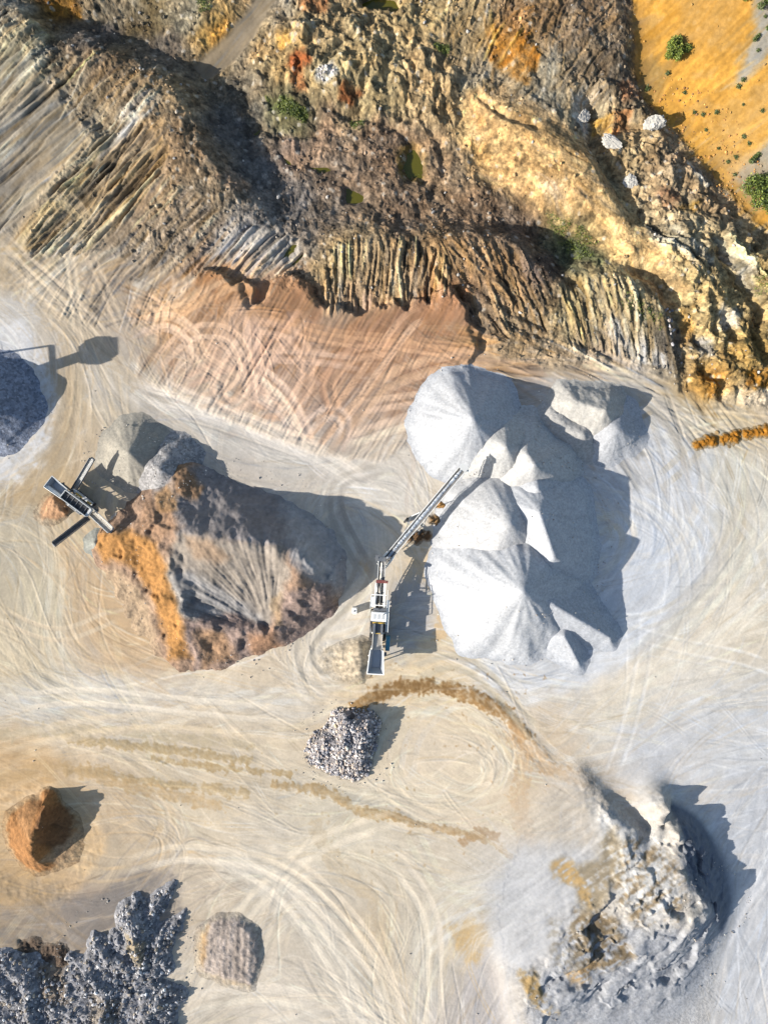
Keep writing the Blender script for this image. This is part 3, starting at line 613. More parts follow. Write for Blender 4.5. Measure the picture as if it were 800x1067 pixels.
for pts, w, rgb, a in (
    ([(372, 740), (392, 724), (430, 714), (476, 720), (516, 738), (546, 764)], 8, (164, 124, 74), .95), ([(395, 722), (430, 714), (470, 720)], 5, (142, 106, 62), .8),
    ([(288, 818), (320, 822), (350, 830), (380, 846), (415, 852)], 5, (178, 146, 98), .8), ([(70, 768), (130, 776), (200, 785), (262, 792)], 4, (176, 148, 100), .7),
    ([(70, 804), (110, 806), (160, 816), (200, 820), (255, 826)], 5, (180, 150, 100), .6), ([(540, 764), (560, 790), (585, 805), (612, 812)], 7, (190, 152, 108), .6),
    ([(530, 760), (545, 790), (540, 830), (548, 870)], 8, (205, 165, 120), .5), ([(484, 876), (500, 866), (516, 872)], 5, (172, 135, 92), .8),
    ([(330, 860), (350, 900), (390, 940), (400, 990)], 8, (196, 172, 136), .45), ([(60, 560), (66, 450), (76, 400), (70, 350), (20, 300), (-20, 280)], 9, (192, 165, 125), .4),
    ([(460, 590), (466, 630), (458, 660)], 6, (225, 185, 130), .7), ([(60, 320), (110, 365), (140, 400)], 6, (185, 160, 125), .4), ([(-20, 770), (60, 760), (160, 765), (260, 775)], 5, (196, 176, 140), .7), ([(-20, 822), (60, 800), (150, 822), (230, 840)], 6, (198, 164, 116), .7), ([(160, 790), (230, 800), (300, 806)], 3, (182, 152, 104), .8), ([(400, 850), (450, 862), (500, 872), (530, 890)], 3, (186, 152, 106), .8)):
    s, m = strip(pts, w, 0, w * .9, 3); m = sstep(.22, .6, m * .85 + .42 * N14[s] + .5 * N5[s]); m = m * np.clip(.80 + .45 * N5[s] + .4 * fbm(GU[s] / 3, GV[s] / 3, 2, 99) + .3 * N14[s], .1, 1); paint((s, m), rgb, a)
# light traffic since the damp streaks formed
x, y = rnd(420); X, Y = stream(x, y, 110, jit=0.3)
lay(X, Y, .3 + 1.5 * RNG.uniform(0, 1, 420)[None] ** 2, RNG.uniform(1.5, 4.0, 420)[None], localcol(x, y, RNG.normal(1.04, .09, 420), np.zeros((1, 3))), -.1, 2)
apply_marks(yardm, .9, .55)
# traced marks: (points, half gauge, half width, gain, depth)
TR = [([(0, 245), (40, 285), (78, 320), (120, 365)], 5, 1.5, 1.10, -.5), ([(0, 262), (50, 315), (100, 360)], 5, 1.4, 1.06, -.4), ([(70, 240), (78, 290), (82, 350)], 4, 1.6, 1.12, -.4),
      ([(92, 262), (112, 310), (126, 345)], 4, 1.5, 1.1, -.4), ([(10, 268), (40, 225), (70, 212), (90, 230), (100, 262)], 5, 1.6, 1.15, -.5), ([(0, 236), (30, 208), (60, 205), (84, 222), (92, 260)], 4, 1.5, 1.12, -.4),
      ([(130, 320), (180, 325), (240, 300), (268, 296)], 5, 1.8, 1.12, -.6), ([(135, 342), (175, 335), (200, 350), (212, 376), (250, 400)], 6, 2.0, 1.12, -.7), ([(150, 310), (165, 325), (160, 350)], 5, 1.5, 1.1, -.5),
      ([(212, 378), (240, 340), (262, 312)], 6, 2.2, 1.1, -.7), ([(232, 352), (256, 380), (262, 410), (240, 425), (226, 410), (235, 380), (262, 350)], 5, 1.8, 1.14, -.6), ([(262, 330), (262, 380), (270, 430)], 5, 1.7, 1.12, -.6), ([(160, 380), (200, 350), (240, 352), (256, 384), (240, 410), (200, 420)], 6, 1.9, 1.1, -.6), ([(250, 344), (300, 350), (320, 386), (300, 424), (262, 430)], 6, 1.9, 1.1, -.6), ([(190, 400), (240, 380), (300, 372), (380, 380)], 5, 1.6, 1.1, -.5), ([(350, 440), (340, 400), (366, 370), (420, 362)], 5, 1.8, 1.12, -.5), ([(300, 460), (340, 430), (360, 440), (352, 470)], 5, 1.6, 1.1, -.5),
      ([(265, 330), (340, 352), (420, 360), (500, 372)], 4, 1.5, 1.1, -.5), ([(266, 385), (295, 410), (312, 440), (322, 468)], 5, 2.0, 1.18, -.6), ([(266, 405), (300, 430), (312, 462)], 4, 1.8, 1.16, -.6),
      ([(322, 468), (370, 410), (420, 345), (440, 330)], 7, 2.6, 1.16, -.8), ([(335, 470), (400, 400), (470, 376), (520, 372)], 6, 2.2, 1.14, -.6), ([(370, 425), (430, 416), (470, 412)], 5, 1.8, 1.16, -.4), ([(360, 460), (420, 440), (470, 425)], 5, 1.8, 1.14, -.4),
      ([(320, 330), (280, 370), (262, 398)], 6, 2.0, 1.12, -.6), ([(130, 405), (220, 430), (320, 470), (400, 520)], 7, 2.2, 1.12, -.4), ([(170, 400), (250, 436), (340, 470)], 5, 1.5, 1.08, -.3),
      ([(352, 505), (350, 530), (362, 560), (385, 600)], 6, 1.8, .86, -.4), ([(384, 570), (372, 610), (330, 655), (318, 680), (330, 705), (352, 712)], 8, 1.9, .86, -.4), ([(400, 490), (362, 500), (346, 512)], 5, 1.4, .88, -.3),
      ([(20, 500), (60, 470), (74, 420), (72, 360)], 7, 2.2, .93, -.4), ([(0, 735), (80, 725), (200, 735), (300, 745)], 7, 2, 1.1, -.3), ([(0, 775), (150, 752), (300, 765)], 7, 2, 1.08, -.3), ([(120, 905), (200, 890), (300, 915), (390, 1010), (410, 1090)], 7, 2.2, 1.12, -.4),
      ([(230, 890), (300, 940), (360, 1030), (375, 1090)], 7, 2.2, 1.12, -.4), ([(180, 1060), (240, 970), (320, 890), (420, 850)], 7, 2.2, 1.12, -.4), ([(260, 880), (330, 920), (395, 1000), (420, 1090)], 6, 2, 1.1, -.4), ([(410, 890), (450, 960), (452, 1080)], 7, 2, 1.1, -.3),
      ([(200, 1045), (270, 1035), (330, 1045)], 7, 2, 1.1, -.4), ([(640, 470), (655, 490), (668, 512)], 3, 1.2, .8, -.5), ([(648, 452), (668, 480)], 3, 1.2, .8, -.5), ([(800, 905), (770, 945), (745, 1000)], 6, 1.6, 1.07, -.3), ([(560, 388), (620, 392), (680, 420), (712, 460), (724, 500)], 7, 2, .93, -.4),
      ([(610, 400), (670, 400), (712, 440)], 5, 1.6, .9, -.4), ([(0, 640), (60, 660), (120, 640)], 6, 1.6, 1.08, -.2), ([(430, 700), (480, 690), (520, 720), (560, 770)], 6, 2, .93, -.3), ([(660, 690), (720, 620), (770, 560)], 6, 2, .95, -.3), ([(600, 730), (700, 690), (790, 620)], 8, 2.5, 1.06, -.2)]
for pts, hg, hw, gain, dep in TR:
    q = np.array(smooth([P(*p) for p in pts], 40)); dd = np.concatenate([[0], np.cumsum(np.hypot(*np.diff(q, axis=0).T))])
    tt = np.arange(0, dd[-1], 0.8); qx = np.interp(tt, dd, q[:, 0])[:, None].astype(np.float32); qy = np.interp(tt, dd, q[:, 1])[:, None].astype(np.float32)
    gx = np.gradient(qx, axis=0); gy = np.gradient(qy, axis=0); l = np.hypot(gx, gy) + 1e-6
    for rep in range(3):
        j = RNG.normal(0, 2.0)
        for sd in (-hg + j, hg + j):
            ax = qx - gy / l * sd; ay = qy + gx / l * sd
            ix = np.clip((ax[:, 0] - U0).astype(int), 0, NU - 1); iy = np.clip((ay[:, 0] - V0).astype(int), 0, NV - 1)
            fld = np.median(M_FULL[iy, ix]) > .5
            cl = np.array([np.clip(np.median(COL[iy, ix], axis=0) * (gain + (.10 if fld else 0) + RNG.normal(0, .03)), 0, 1)], np.float32)
            lay(ax, ay, hw, 6.0 if fld else 3.6, cl, dep, 4)
apply_marks(np.maximum(np.maximum(yardm, 0.9 * M_FULL), .9 * zone_full([(-40, 195), (110, 190), (150, 300), (-40, 310)], 5)), 1.0, 0.9)
# the broken, freshly dug ground of the workings is darker than the dusty yard
UPK = np.maximum(ROUGH, 1 - sstep(-40, 10, GV - yfront(GU) + 12 * N40))
UPK *= 1 - 0.85 * M_FULL
ALBK = 1 - (0.24 - .07 * sstep(560, 640, GU) + .16 * zone_full(ORANGE, 2) - .17 * zone_full([(-140, 20), (10, 8), (55, 40), (60, 90), (110, 145), (150, 130), (180, 165), (170, 200), (130, 270), (-140, 270)], 16)) * UPK
grey = COL.mean(-1, keepdims=True)
COL = COL + (grey - COL) * (0.09 * (1 - UPK[..., None]) + 0.05 * UPK[..., None] * (1 - zone_full(ORANGE, 2)[..., None]) + 0.12 * M_FULL[..., None])
COL *= (1 - 0.05 * (1 - UPK))[..., None]
COL *= 1 - M_FULL[..., None] * np.array((.04, .065, .10), np.float32)

# ------------------------------------------------------------------ materials
ALB = 0.68
def lin(c):
    c = np.clip(np.asarray(c, np.float32), 0, 1)
    return np.where(c <= 0.04045, c / 12.92, ((c + 0.055) / 1.055) ** 2.4).astype(np.float32)

def nodes(name):
    m = bpy.data.materials.new(name); m.use_nodes = True
    nt = m.node_tree; return m, nt, nt.nodes['Principled BSDF']

def earth_mat(name, spk=0.16, scale=4.0, bump=0.05, grain=12.0, gspk=0.12, smoothk=0.3):
    # albedo comes from the mesh attribute; its alpha says how stony the spot is (1 = broken rock, 0 = compacted dust)
    m, nt, b = nodes(name)
    N = nt.nodes.new; L = nt.links.new
    at = N('ShaderNodeAttribute'); at.attribute_name = 'albedo'
    co = N('ShaderNodeTexCoord')
    n1 = N('ShaderNodeTexNoise'); n1.inputs['Scale'].default_value = scale; n1.inputs['Detail'].default_value = 6; n1.inputs['Roughness'].default_value = 0.65
    n2 = N('ShaderNodeTexVoronoi'); n2.inputs['Scale'].default_value = grain / 3.0
    L(co.outputs['Object'], n1.inputs['Vector']); L(co.outputs['Object'], n2.inputs['Vector'])
    k = N('ShaderNodeMapRange'); k.inputs[3].default_value = smoothk; k.inputs[4].default_value = 1.0; L(at.outputs['Alpha'], k.inputs[0])
    def amp(src, lo, hi, a):
        mr = N('ShaderNodeMapRange'); mr.inputs[1].default_value = lo; mr.inputs[2].default_value = hi; mr.inputs[3].default_value = -a; mr.inputs[4].default_value = a
        L(src, mr.inputs[0])
        q = N('ShaderNodeMath'); q.operation = 'MULTIPLY_ADD'; q.inputs[2].default_value = 1.0; L(mr.outputs[0], q.inputs[0]); L(k.outputs[0], q.inputs[1]); return q
    sep = N('ShaderNodeSeparateColor'); L(n2.outputs['Color'], sep.inputs[0])
    q1 = amp(n1.outputs['Fac'], .25, .75, spk); q2 = amp(sep.outputs[0], 0, 1, gspk)
    mu = N('ShaderNodeMath'); mu.operation = 'MULTIPLY'; L(q1.outputs[0], mu.inputs[0]); L(q2.outputs[0], mu.inputs[1])
    vm = N('ShaderNodeVectorMath'); vm.operation = 'SCALE'; L(at.outputs['Color'], vm.inputs[0]); L(mu.outputs[0], vm.inputs['Scale'])
    L(vm.outputs[0], b.inputs['Base Color'])
    b.inputs['Roughness'].default_value = 0.95; b.inputs['Specular IOR Level'].default_value = 0.15
    bp_ = N('ShaderNodeBump'); bp_.inputs['Distance'].default_value = bump
    kk = N('ShaderNodeMath'); kk.operation = 'POWER'; kk.inputs[1].default_value = 1.5; L(k.outputs[0], kk.inputs[0]); L(kk.outputs[0], bp_.inputs['Strength'])
    L(n1.outputs['Fac'], bp_.inputs['Height']); L(bp_.outputs[0], b.inputs['Normal'])
    return m

def paintmat(name, rgb, rough=0.5, metal=0.0, dirt=0.18, scale=1.4):
    m, nt, b = nodes(name)
    N = nt.nodes.new; L = nt.links.new
    base = lin(np.array(rgb) / 255.0)
    co = N('ShaderNodeTexCoord'); n1 = N('ShaderNodeTexNoise'); n1.inputs['Scale'].default_value = scale; n1.inputs['Detail'].default_value = 5
    L(co.outputs['Object'], n1.inputs['Vector'])
    r = N('ShaderNodeValToRGB'); r.color_ramp.elements[0].position = 0.42; r.color_ramp.elements[1].position = 0.72
    r.color_ramp.elements[0].color = (*base, 1); d = base * (1 - dirt) + dirt * np.array((0.33, 0.28, 0.21)); r.color_ramp.elements[1].color = (*d, 1)
    L(n1.outputs['Fac'], r.inputs[0]); L(r.outputs[0], b.inputs['Base Color'])
    b.inputs['Roughness'].default_value = rough; b.inputs['Metallic'].default_value = metal
    return m

M_GROUND = earth_mat('quarry_earth', 0.24, 2.4, 0.22, 10, 0.20, 0.22)
M_GRAVEL = earth_mat('fine_gravel', 0.15, 2.6, 0.06, 13, 0.11)
M_COARSE = earth_mat('coarse_gravel', 0.22, 2.4, 0.16, 9, 0.34)
M_SOIL = earth_mat('dumped_soil', 0.20, 1.8, 0.14, 9, 0.18)

# ------------------------------------------------------------------ mesh builders
def tag(o, label=None, cat=None, group=None, kind=None):
    if label: o['label'] = label
    if cat: o['category'] = cat
    if group: o['group'] = group
    if kind: o['kind'] = kind
    return o

def grid_mesh(name, U, V, Z, colr, mat, keep=None, extra=None, albk=1.0, stony=1.0):
    nv_, nu_ = U.shape
    co = np.empty((nv_ * nu_, 3), np.float32)
    co[:, 0] = ((U - CX) / PX).ravel(); co[:, 1] = ((CY - V) / PX).ravel(); co[:, 2] = (Z / PX).ravel()
    alb = np.ones((nv_ * nu_, 4), np.float32); alb[:, :3] = (lin(colr) * ALB * np.asarray(albk, np.float32)[..., None]).reshape(-1, 3)
    alb[:, 3] = np.broadcast_to(stony, U.shape).ravel()
    idx = np.arange(nv_ * nu_).reshape(nv_, nu_)
    a = idx[:-1, :-1]; b = idx[1:, :-1]; c = idx[1:, 1:]; d = idx[:-1, 1:]
    q = np.stack([a, b, c, d], -1).reshape(-1, 4)
    if keep is not None:
        k = (keep[:-1, :-1] | keep[1:, :-1] | keep[1:, 1:] | keep[:-1, 1:]).ravel()
        q = q[k]; used = np.unique(q); remap = np.full(nv_ * nu_, -1); remap[used] = np.arange(len(used))
        q = remap[q]; co = co[used]; alb = alb[used]
    if extra is not None:
        co, alb, q = extra(co, alb, q)
    me = bpy.data.meshes.new(name)
    me.vertices.add(len(co)); me.vertices.foreach_set('co', co.ravel())
    me.loops.add(len(q) * 4); me.loops.foreach_set('vertex_index', q.astype(np.int32).ravel())
    me.polygons.add(len(q)); me.polygons.foreach_set('loop_start', np.arange(0, len(q) * 4, 4, dtype=np.int32)); me.polygons.foreach_set('loop_total', np.full(len(q), 4, np.int32))
    me.update(calc_edges=True)
    at = me.attributes.new('albedo', 'FLOAT_COLOR', 'POINT'); at.data.foreach_set('color', alb.ravel())
    me.polygons.foreach_set('use_smooth', np.ones(len(q), bool))
    me.materials.append(mat)
    o = bpy.data.objects.new(name, me); C.objects.link(o)
    return o

def gheight(u, v):             # ground height (px units) at plan points
    x = np.clip(np.asarray(u, float) - U0, 0, NU - 1.01); y = np.clip(np.asarray(v, float) - V0, 0, NV - 1.01)
    ix = x.astype(int); iy = y.astype(int); fx = x - ix; fy = y - iy
    return (Hh[iy, ix] * (1 - fx) + Hh[iy, ix + 1] * fx) * (1 - fy) + (Hh[iy + 1, ix] * (1 - fx) + Hh[iy + 1, ix + 1] * fx) * fy

def skirt(co, alb, q):         # carry the sheet on to the horizon
    idx = np.arange(NU * NV).reshape(NV, NU)
    ring = np.concatenate([idx[0, :-1], idx[:-1, -1], idx[-1, :0:-1], idx[:0:-1, 0]])
    prev = ring; n = len(co); cs, al, qs = [co], [alb], [q]
    base = co[ring]; R = len(ring)
    ar = alb[ring]; kk = np.ones(161) / 161; sm = np.stack([np.convolve(np.concatenate([ar[-80:, i], ar[:, i], ar[:80, i]]), kk, 'valid') for i in range(4)], -1)
    for f, zk in ((1.25, .8), (2, .4), (6, 0), (60, 0)):
        p = base.copy(); p[:, 0] *= f; p[:, 1] *= f; p[:, 2] *= zk
        cs.append(p); wk = {1.25: .75, 2: .5}.get(f, .2); al.append(sm * wk + (1 - wk) * np.array((.30, .25, .19, .6), np.float32))
        cur = n + np.arange(R); n += R
        qs.append(np.stack([prev, cur, np.roll(cur, -1), np.roll(prev, -1)], -1)[:, ::-1]); prev = cur
    return np.concatenate(cs).astype(np.float32), np.concatenate(al).astype(np.float32), np.concatenate(qs)

PILES = []                     # every heap, so that loose stones know what they lie on
def heap(name, label, cat, u0, u1, v0, v1, zf, cf, mat, group=None, step=1.0, sink=1.0, albk=0.61, stony=1.0):
    U, V = np.meshgrid(np.arange(u0, u1, step, dtype=np.float32), np.arange(v0, v1, step, dtype=np.float32))
    g = gheight(U, V).astype(np.float32)
    z = zf(U, V, g)
    c = cf(U, V, z, g)
    keep = z > g - sink
    o = grid_mesh(name, U, V, z, c, mat, keep, None, albk(U, V, z, g) if callable(albk) else albk, stony(U, V, z, g) if callable(stony) else stony)
    tag(o, label, cat, group)
    PILES.append((u0, v0, step, z))
    return o

def topheight(u, v):
    h = gheight(u, v)
    for u0, v0, st_, z in PILES:
        x = (np.asarray(u) - u0) / st_; y = (np.asarray(v) - v0) / st_
        ok = (x >= 0) & (y >= 0) & (x < z.shape[1] - 1) & (y < z.shape[0] - 1)
        zz = z[np.clip(y, 0, z.shape[0] - 1).astype(int), np.clip(x, 0, z.shape[1] - 1).astype(int)]
        h = np.where(ok, np.maximum(h, zz), h)
    return h

def mixc(base, U, V, amt=0.06, sc=18, seed=0, streak=None):
    n = amt * fbm(U / sc, V / sc, 4, 301 + seed) + 0.4 * amt * fbm(U / 3, V / 3, 2, 311 + seed)
    return np.array(base, np.float32)[None, None] / 255.0 * (1 + n)[..., None] if np.ndim(base) == 1 else base * (1 + n)[..., None]

def cone(name, label, apex, h, slope, rgb, mat, cat='gravel pile', group=None, seed=0, tail=None, rill=0.035, rough=0.6, rgb2=None, top=3.0):
    # conical pile dropped off a belt: rounded tip, straight flanks, rills, spreading toe; tail = (photo x, y, h) for a ridge-backed pile
    au, av = P(*apex, h); R = h / slope * 1.35 + 12
    q = [(au, av, h)]
    if tail: q.append((*P(tail[0], tail[1], tail[2]), tail[2]))
    u0 = min(a[0] for a in q) - R; u1 = max(a[0] for a in q) + R; v0 = min(a[1] for a in q) - R; v1 = max(a[1] for a in q) + R
    def zf(U, V, g):
        if tail:
            (x1, y1, z1), (x2, y2, z2) = q; ex, ey = x2 - x1, y2 - y1
            t = np.clip(((U - x1) * ex + (V - y1) * ey) / (ex * ex + ey * ey), 0, 1); cx = x1 + ex * t; cy = y1 + ey * t; hh = z1 + (z2 - z1) * t
        else: cx, cy, hh = au, av, h
        dx = U - cx; dy = V - cy
        d = np.sqrt(dx * dx + dy * dy + top * top) - top
        th = np.arctan2(dy, dx)
        k = slope * (1 + 0.13 * perlin(np.cos(th) * 1.3 + seed, np.sin(th) * 1.6, seed + 3) + rill * perlin(np.cos(th) * 5 + seed + d / 55, np.sin(th) * 5 + d / 40, seed + 4) * np.clip(d / 20, 0, 1))
        z = hh - d * k
        z = z + rough * fbm(U / 9, V / 9, 3, 331 + seed) + rough * 1.4 * fbm(U / 28, V / 28, 2, 335 + seed)
        w = 2.6                 # spreading toe
        zz = (z - g) / w
        return np.where(zz > 2.5, z, g + np.where(zz > -4, w * np.log1p(np.exp(np.clip(zz, -8, 8))) - 0.9, -6))
    def cf(U, V, z, g):
        th = np.arctan2(V - av, U - au); d = np.hypot(U - au, V - av)
        c = mixc(np.array(rgb), U, V, 0.05, 16, seed)
        c = c * (1 + 0.04 * perlin(np.cos(th) * 6, np.sin(th) * 7 + d / 70, seed + 9))[..., None]
        if rgb2 is not None:
            k = sstep(0.35, -0.1, (z - g) / h + 0.3 * fbm(U / 20, V / 20, 3, 351 + seed) - 0.05)[..., None]
            c = c * (1 - 0.7 * k) + 0.7 * k * np.array(rgb2, np.float32) / 255
        return np.clip(c, 0, 1)
    return heap(name, label, cat, u0, u1, v0, v1, zf, cf, mat, group)

# ------------------------------------------------------------------ stockpiles
print('stockpiles')
GP = 'pale gravel piles of the stockpile cluster'
WH = (229, 230, 231); GW = (220, 222, 225)
cone('gravel_pile', 'wide pale gravel cone at the top left of the pile cluster', (493, 437), 46, .80, (226, 227, 228), M_GRAVEL, group=GP, seed=1)
cone('gravel_pile', 'small cream gravel pile wedged behind the wide cone, crossed by the stacker shadow', (527, 466), 41, .82, (233, 230, 223), M_GRAVEL, group=GP, seed=2, top=2)
cone('gravel_pile', 'sharp cream gravel peak at the middle of the pile cluster', (556, 484), 43, .80, (234, 231, 225), M_GRAVEL, group=GP, seed=3, top=2, tail=(549, 474, 36))
cone('gravel_pile', 'low white gravel pile tucked under the sharp cream peak', (560, 509), 37, .78, WH, M_GRAVEL, group=GP, seed=4, top=2)
cone('gravel_pile', 'tall white gravel pile with a long dark right flank, right of the cluster middle', (562, 534), 49, .80, WH, M_GRAVEL, group=GP, seed=5, top=2, tail=(577, 580, 41))
cone('gravel_pile', 'rounded white gravel pile beside the twin soil lumps under the stacker', (530, 545), 48, .80, (230, 229, 227), M_GRAVEL, group=GP, seed=6, top=6)
cone('gravel_pile', 'largest white gravel cone at the bottom of the cluster, with rills down its left face', (545, 616), 62, .78, WH, M_GRAVEL, group=GP, seed=7, rill=.05)
cone('gravel_pile', 'narrow pale gravel spur running out from the right side of the largest cone', (570, 626), 40, .78, GW, M_GRAVEL, group=GP, seed=8, tail=(634, 664, 10), top=2)
cone('gravel_pile', 'small notched white gravel toe at the lower right foot of the largest cone', (588, 664), 20, .72, GW, M_GRAVEL, group=GP, seed=9, tail=(602, 690, 7), top=1)
cone('gravel_pile', 'dull taupe gravel pile with an uneven dug top, top right of the cluster', (602, 420), 19, .80, (226, 220, 208), M_GRAVEL, group=GP, seed=10, tail=(630, 428, 25), rough=1.5)
cone('gravel_pile', 'small bluish white gravel pile in front of the taupe pile', (642, 447), 18, .62, (222, 222, 222), M_GRAVEL, group=GP, seed=11, top=5)
cone('gravel_pile', 'flat taupe gravel tongue below the taupe pile, half in shadow', (606, 452), 13, .5, (222, 217, 208), M_GRAVEL, group=GP, seed=12, tail=(584, 440, 10), rough=1.2)
cone('gravel_pile', 'dark blue grey chippings pile cut by the left edge of the photo', (-30, 418), 34, .74, (168, 175, 190), M_COARSE, seed=13, top=6, rough=.9)
cone('gravel_pile', 'small grey cream pile under the raised side belt of the screener', (134, 472), 24, .66, (205, 196, 178), M_GRAVEL, seed=14, top=2)
cone('gravel_pile', 'pale grey crushed stone pile between the small cream pile and the brown stockpile', (166, 488), 24, .72, (196, 192, 188), M_COARSE, seed=15, tail=(174, 478, 18), rough=1.2)
cone('gravel_pile', 'low grey fines heap touching the road edge above the small cream pile', (128, 462), 6, .5, (190, 186, 178), M_GRAVEL, seed=16, rough=.8)
cone('gravel_pile', 'tiny white heap under the tail belt of the screener', (124, 552), 9, .7, (222, 216, 205), M_GRAVEL, seed=17, top=1)
cone('gravel_pile', 'tiny pale green grey heap under the lower side belt of the screener', (99, 566), 8, .7, (190, 190, 178), M_GRAVEL, seed=18, top=1)

# brown soil stockpile with an orange face and a fan shaped scoop
BS = []
for l in ([(196, 553, 36), (228, 560, 41), (256, 560, 42), (280, 564, 41), (298, 578, 38), (312, 572, 38), (330, 590, 32)],
          [(172, 566, 26), (184, 612, 24), (193, 642, 22), (196, 668, 16)], [(108, 560, 16), (140, 556, 20), (168, 562, 28)],
          [(152, 528, 18), (170, 536, 22), (190, 540, 28)], [(188, 622, 15), (215, 632, 13), (250, 640, 11), (277, 652, 9)],
          [(202, 650, 18), (235, 655, 16), (262, 660, 17), (285, 655, 21)], [(300, 620, 30), (316, 612, 31), (340, 622, 20)], [(286, 600, 26), (292, 625, 22), (290, 650, 19)],
          [(98, 572, 2), (112, 600, 1), (132, 640, 0), (160, 682, 0), (195, 702, 0), (232, 698, 0), (262, 686, 0), (300, 672, 0), (330, 652, 0), (348, 636, 1), (356, 610, 2), (362, 585, 1), (352, 555, 0), (322, 532, 0), (290, 515, 0), (262, 505, 0), (236, 500, 1), (210, 482, 0), (186, 472, 0), (150, 505, 0), (128, 530, 1), (104, 552, 1)],
          [(196, 512, 14), (206, 505, 10)], [(180, 500, 17), (186, 484, 10), (198, 490, 13)]): BS += [(x, y, z * 1.18) for x, y, z in along(l, 10)]
BS += [(186, 576, 31), (190, 594, 25), (202, 590, 31), (215, 600, 29), (240, 600, 27), (262, 610, 23), (280, 590, 35), (270, 630, 14), (240, 625, 16), (208, 614, 23), (200, 626, 15), (150, 590, 14), (150, 620, 8), (170, 650, 9), (140, 580, 16), (165, 600, 21),
       (210, 530, 22), (250, 530, 24), (290, 545, 22), (320, 555, 18), (340, 580, 14), (190, 525, 22), (215, 545, 32), (320, 640, 12), (220, 672, 11), (250, 675, 8), (175, 515, 16), (140, 540, 10)] + [(x, y, -8) for x, y in ((70, 540), (80, 620), (110, 690), (180, 735), (260, 725), (330, 690), (385, 640), (400, 570), (360, 520), (290, 480), (230, 455), (140, 470), (100, 520))]
def bs_z(U, V, g):
    z = rbf(BS, U, V, 0.5)
    a, b = P(282, 660, 9); th = np.arctan2(V - b, U - a); d = np.hypot(U - a, V - b)
    fan = sstep(-3.3, -2.9, th) * sstep(-0.95, -1.35, th) * sstep(15, 40, d) * sstep(112, 95, d)
    m_ = sstep(2, 10, z - g)
    z = z + fan * .5 * (1.6 * perlin(th * 16 + 0.5 * perlin(th * 4, d / 30, 5), d / 70, 6) + 0.8 * perlin(th * 34, d / 40, 5) + 2.4 * perlin(th * 7, d / 60, 8)) * sstep(15, 50, d) + 4.0 * fbm(U / 22, V / 22, 4, 407) * sstep(-6, 3, z - g)
    z = z + m_ * (1 - .75 * fan) * (1.4 * fbm(U / 16, V / 16, 4, 401) + 1.3 * ridged(U / 24, V / 24, 3, 405) + 5.0 * blur(facets(U / 17 + .4 * fbm(U / 12, V / 12, 2, 409), V / 17, 411), 1) * sstep(590, 640, V + .4 * np.abs(U - 250) + 60 * sstep(205, 190, U))) - 0.6
    w_, i_ = worley(U / 7, V / 7, 77)
    return z + m_ * (1 - fan) * 0.9 * (0.5 - w_)
def bs_c(U, V, z, g):
    wu = U + 7 * fbm(U / 20, V / 20, 3, 411); wv = V + 7 * fbm(U / 20, V / 20 + 30, 3, 413)
    c = np.ones(U.shape + (3,), np.float32) * np.array((176, 146, 122), np.float32) / 255
    def pz(pts, rgb, z0, soft=5, a=1.0):
        nonlocal c
        k = a * sstep(-soft, soft, psd([P(x, y, z0) for x, y in pts], wu, wv))[..., None]
        c = c * (1 - k) + k * np.array(rgb, np.float32) / 255
    pz([(150, 500), (215, 480), (400, 520), (400, 640), (330, 600), (296, 572), (230, 560), (190, 560)], (160, 152, 148), 20)  # far side greyed to the tone of its shade, paler to the right
    pz([(290, 510), (400, 530), (400, 640), (350, 620), (318, 590), (300, 560)], (190, 186, 182), 14, 10)
    pz([(192, 552), (232, 560), (296, 570), (304, 590), (290, 650), (270, 660), (180, 640), (172, 590)], (170, 158, 144), 24)
    pz([(196, 556), (226, 562), (240, 580), (228, 590), (204, 580)], (182, 148, 116), 32, 6, .6)
    pz([(174, 605), (190, 590), (215, 600), (270, 640), (280, 660), (200, 648), (184, 630)], (170, 166, 162), 16, 6, .8)
    pz([(190, 645), (240, 640), (280, 655), (300, 615), (345, 610), (350, 650), (290, 690), (200, 705)], (166, 144, 132), 16)
    pz([(205, 655), (232, 656), (244, 690), (208, 702)], (196, 150, 104), 14, 6, .6)
    pz([(260, 662), (285, 655), (292, 678), (262, 690)], (190, 142, 104), 14, 6, .7)
    pz([(284, 620), (294, 618), (294, 652), (284, 655)], (200, 166, 122), 22, 4, .6)
    pz([(90, 560), (104, 552), (140, 552), (168, 562), (178, 604), (190, 646), (194, 690), (172, 690), (170, 664), (152, 614), (130, 586), (102, 584)], (194, 142, 84), 18, 6)
    pz([(120, 590), (150, 612), (166, 660), (160, 700), (130, 660), (100, 600)], (198, 172, 140), 4, 8, .9)
    pz([(145, 520), (180, 528), (192, 548), (172, 562), (140, 556), (146, 540)], (182, 146, 116), 22, 6)
    pz([(162, 512), (178, 505), (188, 530), (166, 534)], (196, 152, 104), 18, 4, .8)
    pz([(182, 470), (200, 490), (212, 510), (204, 520), (186, 520), (180, 495)], (178, 140, 104), 14, 4, .9)
    n = 0.13 * fbm(U / 14, V / 14, 4, 421) + 0.10 * fbm(U / 4, V / 4, 2, 425)
    a, b = P(282, 660, 9); th = np.arctan2(V - b, U - a); d = np.hypot(U - a, V - b)
    fan = sstep(-3.3, -2.9, th) * sstep(-0.95, -1.35, th) * sstep(15, 40, d) * sstep(116, 98, d)
    n = n + fan * (0.15 * perlin(th * 14, d / 60, 431) + 0.12 * perlin(th * 34, d / 40, 433))
    return np.clip(c * (1 + n)[..., None], 0, 1)
